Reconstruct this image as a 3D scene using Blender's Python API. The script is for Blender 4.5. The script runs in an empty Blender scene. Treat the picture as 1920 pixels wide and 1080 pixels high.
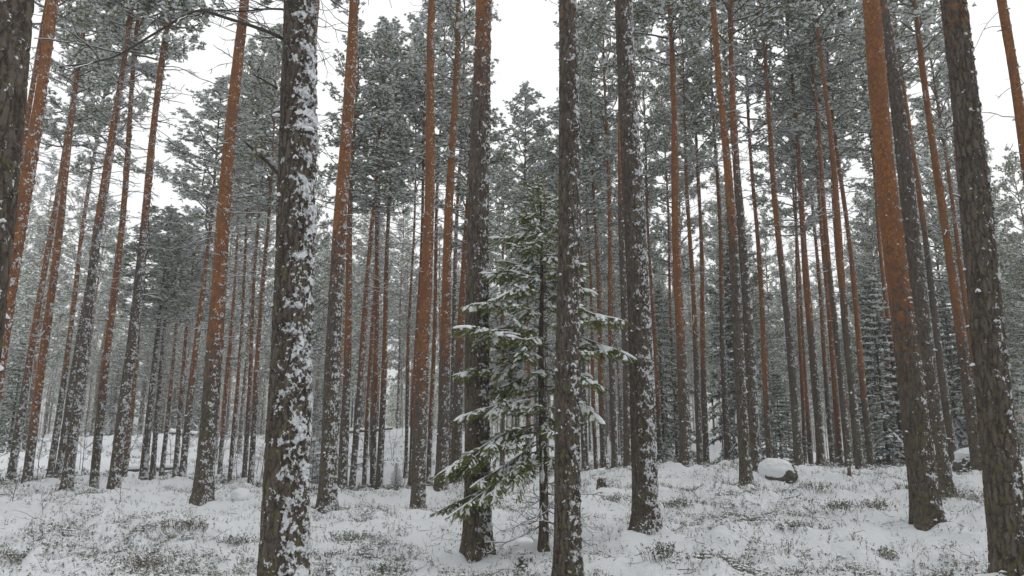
import bpy, math, random
import numpy as np
from mathutils import Vector, Matrix, Quaternion

rnd = random.Random(7)
rg = np.random.default_rng(11)
scene = bpy.context.scene
col = scene.collection

# ------------------------------------------------------------------ camera, sky, sun, exposure
F = 1440.0
PITCH = math.radians(12.7)
CAMZ = 1.6
cam_d = bpy.data.cameras.new('camera')
cam = bpy.data.objects.new('camera', cam_d)
col.objects.link(cam)
cam.location = (0, 0, CAMZ)
cam.rotation_euler = (math.pi / 2 + PITCH, 0, 0)
cam_d.sensor_width = 36
cam_d.lens = 36 * F / 1920
cam_d.clip_start = 0.05
cam_d.clip_end = 3000
scene.camera = cam

SUN_EL, SUN_ROT = math.radians(50), math.radians(100)
world = bpy.data.worlds.new('World')
scene.world = world
world.use_nodes = True
wn, wl = world.node_tree.nodes, world.node_tree.links
wn.clear()
sky = wn.new('ShaderNodeTexSky'); sky.sky_type = 'NISHITA'
sky.sun_disc = False; sky.sun_elevation = SUN_EL; sky.sun_rotation = SUN_ROT
sky.air_density = 1.0; sky.dust_density = 6.0; sky.ozone_density = 1.0
hs = wn.new('ShaderNodeHueSaturation'); hs.inputs['Saturation'].default_value = 0.22
bg = wn.new('ShaderNodeBackground'); bg.inputs['Strength'].default_value = 0.12
wo = wn.new('ShaderNodeOutputWorld')
mxs = wn.new('ShaderNodeMix'); mxs.data_type = 'RGBA'; mxs.inputs['Factor'].default_value = 0.8
mxs.inputs['B'].default_value = (9.8, 9.9, 9.95, 1)          # closed overcast deck over the thin blue
wl.new(sky.outputs[0], hs.inputs['Color']); wl.new(hs.outputs[0], mxs.inputs['A']); wl.new(mxs.outputs['Result'], bg.inputs[0]); wl.new(bg.outputs[0], wo.inputs[0])

sun_d = bpy.data.lights.new('sun', 'SUN'); sun_d.energy = 0.5; sun_d.angle = math.radians(40)
sun_d.color = (1.0, 0.97, 0.93)
sun = bpy.data.objects.new('sun', sun_d); col.objects.link(sun)
# nishita rotation: measured clockwise from +Y seen from above
sdir = Vector((math.sin(SUN_ROT) * math.cos(SUN_EL), math.cos(SUN_ROT) * math.cos(SUN_EL), math.sin(SUN_EL)))
sun.rotation_euler = sdir.to_track_quat('Z', 'Y').to_euler()
sun.location = (20, -20, 60)

scene.view_settings.view_transform = 'Standard'
scene.view_settings.look = 'None'
scene.view_settings.gamma = 1
scene.view_settings.exposure = 0.33
scene.cycles.max_bounces = 5
scene.cycles.diffuse_bounces = 4
scene.cycles.transparent_max_bounces = 4

# ------------------------------------------------------------------ helpers
CP, SP = math.cos(PITCH), math.sin(PITCH)
def at(x, y, Y):
    """world point seen at photo pixel (x, y) on the vertical plane Y metres ahead of the camera"""
    dx = (x - 960) / F; dz = (540 - y) / F
    d = np.array([dx, CP - SP * dz, SP + CP * dz])
    return np.array([0, 0, CAMZ]) + d * (Y / d[1])

def pix(p):
    r = np.array(p) - np.array([0, 0, CAMZ])
    dep = r[1] * CP + r[2] * SP
    up = -r[1] * SP + r[2] * CP
    return 960 + F * r[0] / dep, 540 - F * up / dep

_perm = np.random.default_rng(3).permutation(256)
_perm = np.concatenate([_perm, _perm, _perm])
_grad = np.random.default_rng(4).normal(size=(256, 3)); _grad /= np.linalg.norm(_grad, axis=1)[:, None]
def noise3(p):
    p = np.asarray(p, dtype=float)
    pi = np.floor(p).astype(int); pf = p - pi
    pi &= 255
    u = pf * pf * pf * (pf * (pf * 6 - 15) + 10)
    out = 0
    for i in (0, 1):
        for j in (0, 1):
            for k in (0, 1):
                h = _perm[_perm[_perm[pi[:, 0] + i] + pi[:, 1] + j] + pi[:, 2] + k] & 255
                g = _grad[h]
                d = (g * (pf - np.array([i, j, k]))).sum(1)
                w = (u[:, 0] if i else 1 - u[:, 0]) * (u[:, 1] if j else 1 - u[:, 1]) * (u[:, 2] if k else 1 - u[:, 2])
                out = out + w * d
    return out
def fbm2(x, y, s, o=3, seed=0.0):
    v = 0; a = 1.0
    for q in range(o):
        v = v + a * noise3(np.stack([x * s, y * s, np.full_like(x, seed + q * 7.3)], 1))
        s *= 2.03; a *= 0.5
    return v
def smooth(e0, e1, x):
    t = np.clip((x - e0) / (e1 - e0), 0, 1)
    return t * t * (3 - 2 * t)

class Geo:
    """collects vertices, triangles and quads with material slots and vertex attributes"""
    def __init__(s):
        s.v = []; s.f = {3: [], 4: []}; s.m = {3: [], 4: []}; s.n = 0; s.a = []
    def add(s, v, f, mat=0, att=None):
        v = np.asarray(v, float).reshape(-1, 3); f = np.asarray(f, int)
        s.v.append(v); k = f.shape[1]
        s.f[k].append(f + s.n); s.m[k].append(np.full(len(f), mat))
        s.a.append(np.zeros((len(v), 3)) if att is None else att)
        s.n += len(v)
    def build(s, name, mats, parent=None, attrs=None, smooth_sh=True):
        me = bpy.data.meshes.new(name)
        V = np.concatenate(s.v); 
        me.vertices.add(len(V)); me.vertices.foreach_set('co', V.astype(np.float32).ravel())
        lv = []; ls = []; mi = []; st = 0
        for k in (3, 4):
            if s.f[k]:
                f = np.concatenate(s.f[k]); lv.append(f.ravel())
                ls.append(st + np.arange(len(f)) * k); st += len(f) * k
                mi.append(np.concatenate(s.m[k]))
        lv = np.concatenate(lv); ls = np.concatenate(ls); mi = np.concatenate(mi)
        me.loops.add(len(lv)); me.loops.foreach_set('vertex_index', lv.astype(np.int32))
        me.polygons.add(len(ls)); me.polygons.foreach_set('loop_start', ls.astype(np.int32))
        me.polygons.foreach_set('material_index', mi.astype(np.int32))
        if smooth_sh is True:
            me.polygons.foreach_set('use_smooth', np.ones(len(ls), bool))
        for m in mats: me.materials.append(m)
        if attrs:
            A = np.concatenate(s.a)
            for i, an in enumerate(attrs):
                at_ = me.attributes.new(an, 'FLOAT', 'POINT')
                at_.data.foreach_set('value', A[:, i].astype(np.float32))
        me.update(calc_edges=True); me.validate()
        o = bpy.data.objects.new(name, me); col.objects.link(o)
        if parent: o.parent = parent
        return o

def frames(P):
    T = np.gradient(P, axis=0); T /= np.linalg.norm(T, axis=1)[:, None] + 1e-9
    ref = np.array([0., 0, 1]) if abs(T[:, 2]).mean() < 0.8 else np.array([0., 1, 0])
    A = np.cross(T, ref); A /= np.linalg.norm(A, axis=1)[:, None] + 1e-9
    B = np.cross(A, T)
    return T, A, B
def tube(g, P, R, seg, mat=0, att=None, cap=True):
    P = np.asarray(P, float); R = np.asarray(R, float)
    if R.ndim == 0: R = np.full(len(P), float(R))
    T, A, B = frames(P); n = len(P)
    an = np.arange(seg) / seg * 2 * np.pi
    V = P[:, None, :] + R[:, None, None] * (np.cos(an)[None, :, None] * A[:, None, :] + np.sin(an)[None, :, None] * B[:, None, :])
    i = np.arange(n - 1)[:, None] * seg; j = np.arange(seg)[None, :]; j2 = (j + 1) % seg
    f = np.stack([i + j, i + j2, i + seg + j2, i + seg + j], -1).reshape(-1, 4)
    g.add(V.reshape(-1, 3), f, mat, None if att is None else np.repeat(att, seg, 0))
    if cap:
        k = np.arange(1, seg - 1)
        for b in (0, (n - 1) * seg):
            g.add(V.reshape(-1, 3)[b:b + seg], np.stack([0 * k, k, k + 1], 1), mat, None if att is None else np.repeat(att[:1] if b == 0 else att[-1:], seg, 0))
def strip_snow(g, P, W, mat, lift=0.0, thick=0.55):
    """a ridge of snow lying along the top of a path: half-tube, closed below"""
    P = np.asarray(P, float); n = len(P)
    T = np.gradient(P, axis=0); T /= np.linalg.norm(T, axis=1)[:, None] + 1e-9
    A = np.cross(T, [0, 0, 1.]); A /= np.linalg.norm(A, axis=1)[:, None] + 1e-9
    up = np.array([0, 0, 1.])
    W = np.asarray(W)
    offs = [(-1, -0.1), (-0.6, 0.6), (0.1, 1.0), (0.7, 0.55), (1, -0.1)]
    V = np.stack([P + A * (W * a)[:, None] + up * (W * b * thick * 1.6 + lift)[:, None] for a, b in offs], 1)
    k = len(offs)
    i = np.arange(n - 1)[:, None] * k; j = np.arange(k)[None, :]; j2 = (j + 1) % k
    f = np.stack([i + j, i + j2, i + k + j2, i + k + j], -1).reshape(-1, 4)
    g.add(V.reshape(-1, 3), f, mat)

def tag(o, label=None, cat=None, group=None, kind=None):
    if label: o['label'] = label
    if cat: o['category'] = cat
    if group: o['group'] = group
    if kind: o['kind'] = kind
    return o
def empty(name, loc, label, cat, group=None):
    o = bpy.data.objects.new(name, None); o.empty_display_size = 0.2; col.objects.link(o)
    o.location = loc
    return tag(o, label, cat, group)

# ------------------------------------------------------------------ materials
def newmat(name):
    m = bpy.data.materials.new(name); m.use_nodes = True
    nt = m.node_tree; b = nt.nodes['Principled BSDF']; b.inputs['Roughness'].default_value = 0.85
    b.inputs['Specular IOR Level'].default_value = 0.2
    return m, nt, b
class N:
    def __init__(s, nt): s.nt = nt
    def _in(s, sock, v):
        if isinstance(v, bpy.types.NodeSocket): s.nt.links.new(v, sock)
        elif v is not None: sock.default_value = v
    def math(s, op, a, b=None, c=None, clamp=False):
        n = s.nt.nodes.new('ShaderNodeMath'); n.operation = op; n.use_clamp = clamp
        s._in(n.inputs[0], a); s._in(n.inputs[1], b); s._in(n.inputs[2], c); return n.outputs[0]
    def attr(s, name):
        n = s.nt.nodes.new('ShaderNodeAttribute'); n.attribute_name = name; return n.outputs['Fac']
    def coord(s): return s.nt.nodes.new('ShaderNodeTexCoord').outputs['Object']
    def mapping(s, v, scale=(1, 1, 1), loc=(0, 0, 0)):
        n = s.nt.nodes.new('ShaderNodeMapping'); s._in(n.inputs[0], v)
        n.inputs['Scale'].default_value = scale; n.inputs['Location'].default_value = loc; return n.outputs[0]
    def noise(s, v, scale, detail=2, rough=0.5, dist=0.0):
        n = s.nt.nodes.new('ShaderNodeTexNoise'); s._in(n.inputs['Vector'], v)
        n.inputs['Scale'].default_value = scale; n.inputs['Detail'].default_value = detail
        n.inputs['Roughness'].default_value = rough; n.inputs['Distortion'].default_value = dist; return n.outputs['Fac']
    def voro(s, v, scale, feat='F1', rand=1.0):
        n = s.nt.nodes.new('ShaderNodeTexVoronoi'); n.feature = feat; s._in(n.inputs['Vector'], v)
        n.inputs['Scale'].default_value = scale; n.inputs['Randomness'].default_value = rand; return n
    def mix(s, f, a, b):
        n = s.nt.nodes.new('ShaderNodeMix'); n.data_type = 'RGBA'
        s._in(n.inputs['Factor'], f); s._in(n.inputs['A'], a); s._in(n.inputs['B'], b); return n.outputs['Result']
    def sstep(s, v, a, b):
        n = s.nt.nodes.new('ShaderNodeMapRange'); n.interpolation_type = 'SMOOTHSTEP'
        s._in(n.inputs['Value'], v); s._in(n.inputs['From Min'], a); s._in(n.inputs['From Max'], b); return n.outputs[0]
    def comb(s, x, y, z):
        n = s.nt.nodes.new('ShaderNodeCombineXYZ'); s._in(n.inputs[0], x); s._in(n.inputs[1], y); s._in(n.inputs[2], z); return n.outputs[0]
    def vadd(s, a, b):
        n = s.nt.nodes.new('ShaderNodeVectorMath'); s._in(n.inputs[0], a); s._in(n.inputs[1], b); return n.outputs[0]

SNOWC = (0.84, 0.865, 0.895, 1)
def make_bark(name, disp):
    m, nt, b = newmat(name); h = N(nt)
    co = h.coord()
    oi = nt.nodes.new('ShaderNodeObjectInfo').outputs['Random']
    off = h.comb(h.math('MULTIPLY', oi, 37.0), h.math('MULTIPLY', oi, 91.0), h.math('MULTIPLY', oi, 53.0)) if not disp else (3.0, 1.0, 7.0)
    v = h.vadd(co, off)
    wob = h.noise(v, 8, 3, 0.6); wob2 = h.noise(v, 26, 2, 0.6)
    vw = h.vadd(h.mapping(v, (1, 1, 0.26)), h.comb(h.math('MULTIPLY', wob, 0.09), h.math('MULTIPLY', wob2, 0.035), h.math('MULTIPLY', wob, 0.06)))
    ve = h.voro(vw, 21, 'DISTANCE_TO_EDGE').outputs['Distance']
    vc = h.voro(vw, 21, 'F1').outputs['Color']
    sep = nt.nodes.new('ShaderNodeSeparateColor'); nt.links.new(vc, sep.inputs[0])
    plate = sep.outputs[0]
    fine = h.noise(h.mapping(v, (1, 1, 0.3)), 55, 4, 0.75)
    mid_ = h.noise(h.mapping(v, (1, 1, 0.22)), 24, 3, 0.65, 0.6)
    crack = h.sstep(h.math('ADD', ve, h.math('MULTIPLY', h.math('SUBTRACT', mid_, 0.5), 0.5)), -0.06, 0.20)
    big = h.noise(v, 3.0, 2)
    low = h.mix(h.math('MULTIPLY', plate, 0.5), (0.110, 0.089, 0.076, 1), (0.155, 0.127, 0.110, 1))
    low = h.mix(h.sstep(fine, 0.40, 0.66), low, (0.180, 0.152, 0.132, 1))
    low = h.mix(h.sstep(big, 0.35, 0.75), low, (0.120, 0.094, 0.078, 1))
    low = h.mix(h.math('MULTIPLY', h.math('SUBTRACT', 1.0, crack), 0.8), low, (0.042, 0.033, 0.027, 1))
    # lichen near the foot of the trunk
    sx = nt.nodes.new('ShaderNodeSeparateXYZ'); nt.links.new(co, sx.inputs[0])
    lich = h.sstep(h.math('SUBTRACT', h.noise(v, 14, 3, 0.6), h.math('MULTIPLY', sx.outputs[2], 0.018)), 0.50, 0.60)
    low = h.mix(h.math('MULTIPLY', lich, 0.75), low, (0.135, 0.130, 0.062, 1))
    up = h.mix(h.math('MULTIPLY', plate, 0.6), (0.275, 0.112, 0.040, 1), (0.405, 0.185, 0.062, 1))
    fl = h.noise(h.mapping(v, (1, 1, 0.6)), 26, 4, 0.75, 1.2)
    sc = h.voro(h.vadd(h.mapping(v, (1, 1, 0.6)), h.comb(h.math('MULTIPLY', wob2, 0.06), h.math('MULTIPLY', wob2, -0.05), h.math('MULTIPLY', wob, 0.08))), 17, 'DISTANCE_TO_EDGE').outputs['Distance']
    up = h.mix(h.sstep(fl, 0.46, 0.58), up, (0.215, 0.092, 0.046, 1))
    up = h.mix(h.sstep(fl, 0.57, 0.66), up, (0.135, 0.100, 0.082, 1))
    up = h.mix(h.sstep(h.noise(v, 34, 3, 0.7), 0.60, 0.68), up, (0.460, 0.250, 0.105, 1))
    up = h.mix(h.math('MULTIPLY', h.math('SUBTRACT', 1.0, h.sstep(sc, 0.0, 0.10)), 0.75), up, (0.075, 0.042, 0.026, 1))
    up = h.mix(h.math('MULTIPLY', h.sstep(h.noise(v, 2.6, 3), 0.42, 0.66), 0.7), up, (0.170, 0.082, 0.050, 1))
    age = h.attr('age')
    tr = h.sstep(h.math('ADD', age, h.math('MULTIPLY', h.math('SUBTRACT', h.noise(v, 9, 4, 0.72), 0.5), 2.4)), 0.30, 0.70)
    base = h.mix(tr, low, up)
    # driven snow: sticks to the windward side, in clumps
    amt = h.attr('snowy'); lee = h.attr('lee')
    n1 = h.noise(h.mapping(v, (1, 1, 0.8)), 30 if disp else 20, 4, 0.60, 0.15)
    n2 = h.noise(h.mapping(v, (1, 1, 1.35)), 7.0, 3)
    nn = h.math('ADD', h.math('MULTIPLY', n1, 1.0), h.math('MULTIPLY', n2, 0.80))
    val = h.math('ADD', h.math('ADD', nn, amt), h.math('MULTIPLY', lee, 0.155))
    val = h.math('ADD', val, h.math('MULTIPLY', h.math('SUBTRACT', 0.5, crack), 0.03))
    sn = h.sstep(val, 1.072, 1.135)
    snh = h.sstep(val, 1.072, 1.20)
    colr = h.mix(h.math('MULTIPLY', sn, 0.93), base, (0.78, 0.81, 0.845, 1))
    nt.links.new(colr, b.inputs['Base Color'])
    out = nt.nodes['Material Output']
    bh = h.math('ADD', h.math('MULTIPLY', crack, h.math('SUBTRACT', 1.0, h.math('MULTIPLY', tr, 0.8))), h.math('MULTIPLY', fine, 0.35))
    bh = h.math('MULTIPLY', bh, h.math('SUBTRACT', 1.0, snh))
    if disp:
        d = nt.nodes.new('ShaderNodeDisplacement'); d.inputs['Midlevel'].default_value = 0.0; d.inputs['Scale'].default_value = 1.0
        hh = h.math('ADD', h.math('MULTIPLY', bh, 0.014), h.math('MULTIPLY', snh, 0.030))
        nt.links.new(hh, d.inputs['Height']); nt.links.new(d.outputs[0], out.inputs['Displacement'])
        m.displacement_method = 'BOTH'
    else:
        bp = nt.nodes.new('ShaderNodeBump'); bp.inputs['Distance'].default_value = 0.02; bp.inputs['Strength'].default_value = 0.8
        hh = h.math('ADD', bh, h.math('MULTIPLY', snh, 1.6))
        nt.links.new(hh, bp.inputs['Height']); nt.links.new(bp.outputs[0], b.inputs['Normal'])
    return m
BARK_D = make_bark('pine_bark_close', True)
BARK = make_bark('pine_bark', False)

def make_snow():
    m, nt, b = newmat('snow'); h = N(nt)
    b.inputs['Base Color'].default_value = SNOWC; b.inputs['Roughness'].default_value = 0.9
    return m
SNOW = make_snow()
def make_ground():
    m, nt, b = newmat('snow_ground'); h = N(nt); co = h.coord()
    n = h.noise(co, 1.1, 3)
    c = h.mix(n, (0.77, 0.80, 0.835, 1), (0.84, 0.86, 0.885, 1))
    spk = h.sstep(h.noise(co, 38, 3, 0.75), 0.68, 0.72)      # needles and bark scales dropped on the snow
    pt = h.sstep(h.noise(co, 0.8, 3), 0.46, 0.62)
    c = h.mix(h.math('MULTIPLY', h.math('MULTIPLY', spk, pt), 0.65), c, (0.16, 0.14, 0.09, 1))
    nt.links.new(c, b.inputs['Base Color'])
    bp = nt.nodes.new('ShaderNodeBump'); bp.inputs['Distance'].default_value = 0.07; bp.inputs['Strength'].default_value = 0.7
    nt.links.new(h.noise(co, 9, 4, 0.6), bp.inputs['Height']); nt.links.new(bp.outputs[0], b.inputs['Normal'])
    return m
GROUND = make_ground()
def leafmat(name, c1, c2, scale=3.0):
    m, nt, b = newmat(name); h = N(nt)
    n = h.noise(h.coord(), scale, 2)
    oi = nt.nodes.new('ShaderNodeObjectInfo').outputs['Random']
    f = h.math('ADD', h.math('MULTIPLY', n, 0.8), h.math('MULTIPLY', oi, 0.35))
    nt.links.new(h.mix(h.sstep(f, 0.3, 0.85), c1, c2), b.inputs['Base Color'])
    b.inputs['Roughness'].default_value = 0.6
    return m
NEEDLE = leafmat('pine_needles', (0.120, 0.160, 0.062, 1), (0.190, 0.220, 0.080, 1), 1.5)
SPRUCE = leafmat('spruce_needles', (0.125, 0.150, 0.034, 1), (0.225, 0.240, 0.060, 1), 4.0)
SPRUCE_FAR = leafmat('spruce_needles_far', (0.075, 0.105, 0.055, 1), (0.130, 0.160, 0.080, 1), 2.0)
TWIG = leafmat('dead_twig', (0.085, 0.070, 0.060, 1), (0.170, 0.150, 0.135, 1), 6.0)
HEATH = leafmat('heath_leaves', (0.090, 0.105, 0.052, 1), (0.190, 0.170, 0.100, 1), 2.5)
HEATHT = leafmat('heath_stems', (0.130, 0.115, 0.092, 1), (0.240, 0.210, 0.170, 1), 2.5)
def rockmat():
    m, nt, b = newmat('granite'); h = N(nt); co = h.coord()
    n = h.noise(co, 6, 5, 0.65)
    c = h.mix(n, (0.05, 0.046, 0.042, 1), (0.20, 0.18, 0.16, 1))
    c = h.mix(h.math('MULTIPLY', h.sstep(h.noise(co, 9, 3), 0.52, 0.6), 0.7), c, (0.05, 0.06, 0.03, 1))
    geo = nt.nodes.new('ShaderNodeNewGeometry'); sx = nt.nodes.new('ShaderNodeSeparateXYZ'); nt.links.new(geo.outputs['Normal'], sx.inputs[0])
    s = h.sstep(h.math('ADD', sx.outputs[2], h.math('MULTIPLY', h.noise(co, 11, 3), 0.7)), 0.78, 0.84)
    nt.links.new(h.mix(s, c, SNOWC), b.inputs['Base Color'])
    bp = nt.nodes.new('ShaderNodeBump'); bp.inputs['Distance'].default_value = 0.05
    nt.links.new(n, bp.inputs['Height']); nt.links.new(bp.outputs[0], b.inputs['Normal'])
    return m
ROCK = rockmat()

# ------------------------------------------------------------------ measured trees
# foot pixel x,y | upper pixel x,y | distance m | trunk width px | pixel row where bark turns orange | snow | label
T = [
 (527,1180, 560,0,   6.0, 70,-260, .045,'thick grey pine in the foreground plastered with snow down its right side, with broken stub'),
 (-170,1500, 26,0,   4.2, 108,-900, -.13,'very close dark leaning trunk cut off by the top left corner of the photo'),
 (895,1062, 900,0,  10.5, 43, 90,-.005,'stout pine directly behind the left boughs of the young spruce'),
 (1065,1130,1060,0,  8.5, 42, -60,-.01,'straight brown grey trunk just in front of the right half of the young spruce'),
 (1211,990,1175,0,  11.0, 42,-60, .04,'snow streaked grey pine to the right of the young spruce boughs'),
 (1740,992,1625,0,  11.5, 43, 590,-.04,'thick right leaning pine with flaky bright orange upper bark'),
 (1771,942,1655,0,  14.5, 31, -20,-.02,'dark purplish pine close behind the flaky orange one'),
 (1903,1105,1780,0,  7.5, 54, -60,-.02,'thick dark pine with mossy green lichen at the right edge of the photo'),
 (378,950,458,0,    15.0, 29, 650,-.02,'orange pine with dark foot left of the thick foreground trunk'),
 (612,962,660,0,    14.0, 28, 470,.015,'snow flecked reddish pine right of the thick foreground trunk'),
 (783,975,813,0,    17.0, 24, 720,-.01,'tall bright orange pine with dark lower third, left of the young spruce'),
 (641,932,672,0,    24.0, 17, 690,.01,'narrow orange pine standing just behind the snow flecked reddish one'),
 (826,925,857,0,    19.0, 20, 660,.00,'orange pine between the tall bright orange pine and the stout one'),
 (853,915,878,300,  20.0, 17, 650,-.02,'reddish pine half hidden behind the left side of the stout pine'),
 (1401,927,1341,0,  16.0, 18, 430,.005,'front one of a close pair of pines left of the snow capped rock'),
 (1417,893,1366,0,  17.5, 17, 300,.03,'snow coated rear one of a close pair of pines beside the snow capped rock'),
 (1286,872,1253,0,  20.0, 18, 650,.01,'orange and dark pine on the snowy rise right of the snow streaked grey pine'),
 (1325,876,1298,0,  28.0, 11, 700,.00,'smooth pinkish trunk standing alone left of the dark thin pine'),
 (1313,874,1282,200,27.0, 11, 640,.00,'thin orange pine left of the smooth pinkish trunk'),
 (1178,882,1157,0,  22.0, 15, 380,-.02,'reddish pine edging out from behind the left side of the snow streaked grey pine'),
 (1153,885,1132,0,  26.0, 12, 640,.00,'orange pine above the tips of the right spruce boughs'),
 (1132,887,1112,300,28.0, 10, 760,.00,'thin orange pine seen through the right spruce boughs'),
 (1238,862,1203,150,30.0, 9, 760,.02,'thin orange red pine just right of the snow streaked grey pine'),
 (1270,868,1247,300,33.0, 7, 650,.01,'very thin pine amid the small spruces on the rise'),
 (1365,872,1335,120,28.0, 11, 560,.00,'slim dark pine behind the small spruces left of the close pair'),
 (1443,855,1398,120,26.0, 11, 760,.00,'slim bright orange pine right of the close pair'),
 (1499,878,1421,0,  24.0, 15, 500,.00,'grey footed pine rising behind the snow capped rock on its right'),
 (1541,884,1478,60, 25.0, 15, 620,.00,'orange pine with a stout dark foot on the crest in the right half'),
 (1562,882,1523,350,32.0, 9, 700,.00,'thin pine right beside the stout footed orange pine'),
 (1577,886,1535,330,29.0, 11, 830,.00,'reddish pine, red all the way to its foot, on the right crest'),
 (1592,882,1508,0,  24.0, 12, 520,.00,'long slender pine crossing the sky patch top right'),
 (1613,884,1533,0,  22.0, 15, 560,.00,'brown footed pine left of the two tone orange pine'),
 (1635,882,1578,330,25.0, 12, 735,-.01,'two tone pine whose orange bark stops sharply above a dark foot'),
 (1606,874,1562,330,31.0, 9, 790,.00,'orange thread of a pine behind the brown footed one'),
 (1697,886,1648,400,27.0, 10, 660,.00,'slim pine left of the flaky orange pine'),
 (1722,880,1668,420,28.0, 9, 820,.00,'slim orange pine hidden low down by the flaky orange pine'),
 (1789,866,1678,0,  22.0, 14, 420,.00,'brown pine ending at the left side of the boulder'),
 (1836,893,1716,0,  18.0, 17, 640,-.02,'orange pine standing in front of the snow capped boulder'),
 (1853,862,1775,300,25.0, 11, 800,-.01,'red brown pine rising behind the boulder'),
 (2010,900,1872,0,  14.0, 23,1000,-.04,'orange pine leaning into the top right corner of the photo'),
 (-45,960,103,0,    12.0, 27, 760,.00,'thick orange snow dotted pine at the left edge of the photo'),
 (-60,930,60,180,   17.0, 14, 700,.00,'slimmer orange pine tucked behind the thick orange one at the left edge'),
 (18,908,78,540,    24.0, 14, 700,.02,'snowy grey footed pine, lowest left in the photo'),
 (50,907,147,170,   22.0, 16, 800,.00,'orange pine with dark foot second from the left on the low crest'),
 (93,898,160,400,   26.0, 11, 690,.02,'thin snow freckled pine left of the dark leaning pine'),
 (121,937,238,20,   18.0, 16, 420,.03,'dark snow flecked pine leaning right in the left quarter'),
 (108,902,186,400,  24.0, 13, 560,.02,'pine crossing close behind the dark snow flecked leaning one'),
 (174,931,254,120,  19.0, 13, 720,.00,'slender clear orange pine in the left quarter'),
 (213,912,313,60,   18.0, 17, 430,.02,'dark footed pine with many bare side branches against the sky'),
 (231,902,285,400,  25.0, 11, 820,.01,'thin orange pine right behind the one with many bare side branches'),
 (268,900,322,380,  26.0, 12, 500,.03,'snow coated pine left of a thin dark snag'),
 (285,903,330,330,  27.0, 9, 600,.01,'thin dark pine rising beside the open patch of sky on the left'),
 (303,890,342,500,  30.0, 8, 760,.01,'thin reddish pine left of the long log lying on the hollow slope'),
 (328,894,364,450,  29.0, 9, 740,.01,'thin red pine with snow dots left of the pale slanting stick'),
 (341,903,420,150,  22.0, 12, 730,.02,'pine with pale snowy upper stem left of the orange pine with dark foot'),
 (430,909,456,560,  27.0, 7, 800,.01,'thin stem left of the thick foreground trunk above the snow hummock'),
 (457,902,478,560,  28.0, 8, 780,.01,'middle one of three thin stems left of the thick foreground trunk'),
 (469,914,500,450,  25.0, 10, 740,.02,'pale snowy stem nearest the left side of the thick foreground trunk'),
 (412,888,436,560,  32.0, 8, 800,.00,'thin red brown stem right of the orange pine with dark foot'),
 (545,930,593,0,    17.0, 22, 760,.00,'orange pine emerging from behind the top right of the thick foreground trunk'),
 (659,924,682,620,  24.0, 12, 700,.02,'pine with bent snowy limbs right of the narrow orange one'),
 (682,920,703,520,  29.0, 8, 800,.00,'straight thin reddish pine left of two orange ones'),
 (699,926,713,160,  26.0, 11, 770,.00,'left one of two orange pines by the low log'),
 (710,929,739,200,  25.0, 12, 730,.01,'right one of two orange pines by the low log, snow caught at a bend'),
 (760,892,774,450,  30.0, 7, 700,.01,'thin dark stem at the right end of the low log'),
 (771,906,796,250,  26.0, 10, 790,.00,'orange stem just left of the tall bright orange pine'),
 (803,917,817,500,  27.0, 9, 800,.00,'thin orange stem between two larger orange pines'),
 (842,907,867,150,  24.0, 10, 500,.01,'slim dark pine left of the stout one'),
 (1095,893,1088,640,27.0, 8, 500,.00,'dark thin trunk just right of the straight brown grey trunk'),
 (1118,889,1108,600,29.0, 7, 800,.00,'thin red stem beside the cut stump'),
 (992,880,984,190,  27.0, 8, 800,.00,'thin orange pine seen behind the top of the young spruce'),
 (1510,884,1492,400,31.0, 8, 760,.00,'thin stem between the rock and the stout footed orange pine'),
 (1522,884,1500,560,33.0, 8, 800,.00,'second thin stem right of the rock, behind the stout footed orange pine'),
]
feet = np.array([at(r[0], r[1], r[4]) for r in T])

# ------------------------------------------------------------------ terrain
ctrl = [tuple(p) for p in feet if p[1] > 0]
for x, y, Y in [(300,1080,9.5),(750,1080,9.5),(1300,1080,9.0),(1600,1080,9.0),(0,1080,9.5),
                (1460,895,17),(1825,892,17.5),(1300,885,19),(1600,888,21),(1130,915,16),(1020,1036,10.5),
                (100,830,52),(300,828,55),(500,822,55),(700,818,55),(800,818,55),(900,818,55),(1000,822,55),
                (100,860,36),(400,868,36),(600,868,36),(720,868,36),(900,880,38),(1100,872,45),(1150,872,55),
                (1300,884,45),(1500,886,45),(1800,886,45),(2000,890,30),(-200,900,25),(-200,840,50)]:
    ctrl.append(tuple(at(x, y, Y)))
for x in (-8, -3, 3, 8): ctrl += [(x, 3, 0.0), (x, -5, 0.0), (x, -20, 0)]
ctrl += [(-60, 90, 4.0), (0, 95, 4.0), (60, 95, 2.0), (-60, 30, 2), (60, 25, 1.6)]
ctrl = np.array(ctrl)
def _kern(x, y, vals, k, eps):
    num = np.zeros_like(x); den = np.full_like(x, eps)
    for (cx, cy, _), z in zip(ctrl, vals):
        s = k * (1.2 + 0.07 * max(cy, 0))
        w = np.exp(-((x - cx) ** 2 + (y - cy) ** 2) / (2 * s * s)) + (0.002 / (1 + ((x - cx) ** 2 + (y - cy) ** 2)) if eps < 1e-6 else 0)
        num += w * z; den += w
    return num / den
_r = ctrl[:, 2] - _kern(ctrl[:, 0], ctrl[:, 1], ctrl[:, 2], 1.0, 1e-9)
def base_h(x, y):
    return _kern(x, y, ctrl[:, 2], 1.0, 1e-9) + _kern(x, y, _r, 0.4, 0.25)
def patchy(x, y):
    return smooth(-0.12, 0.30, fbm2(x, y, 0.42, 3, 5.0))
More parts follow.
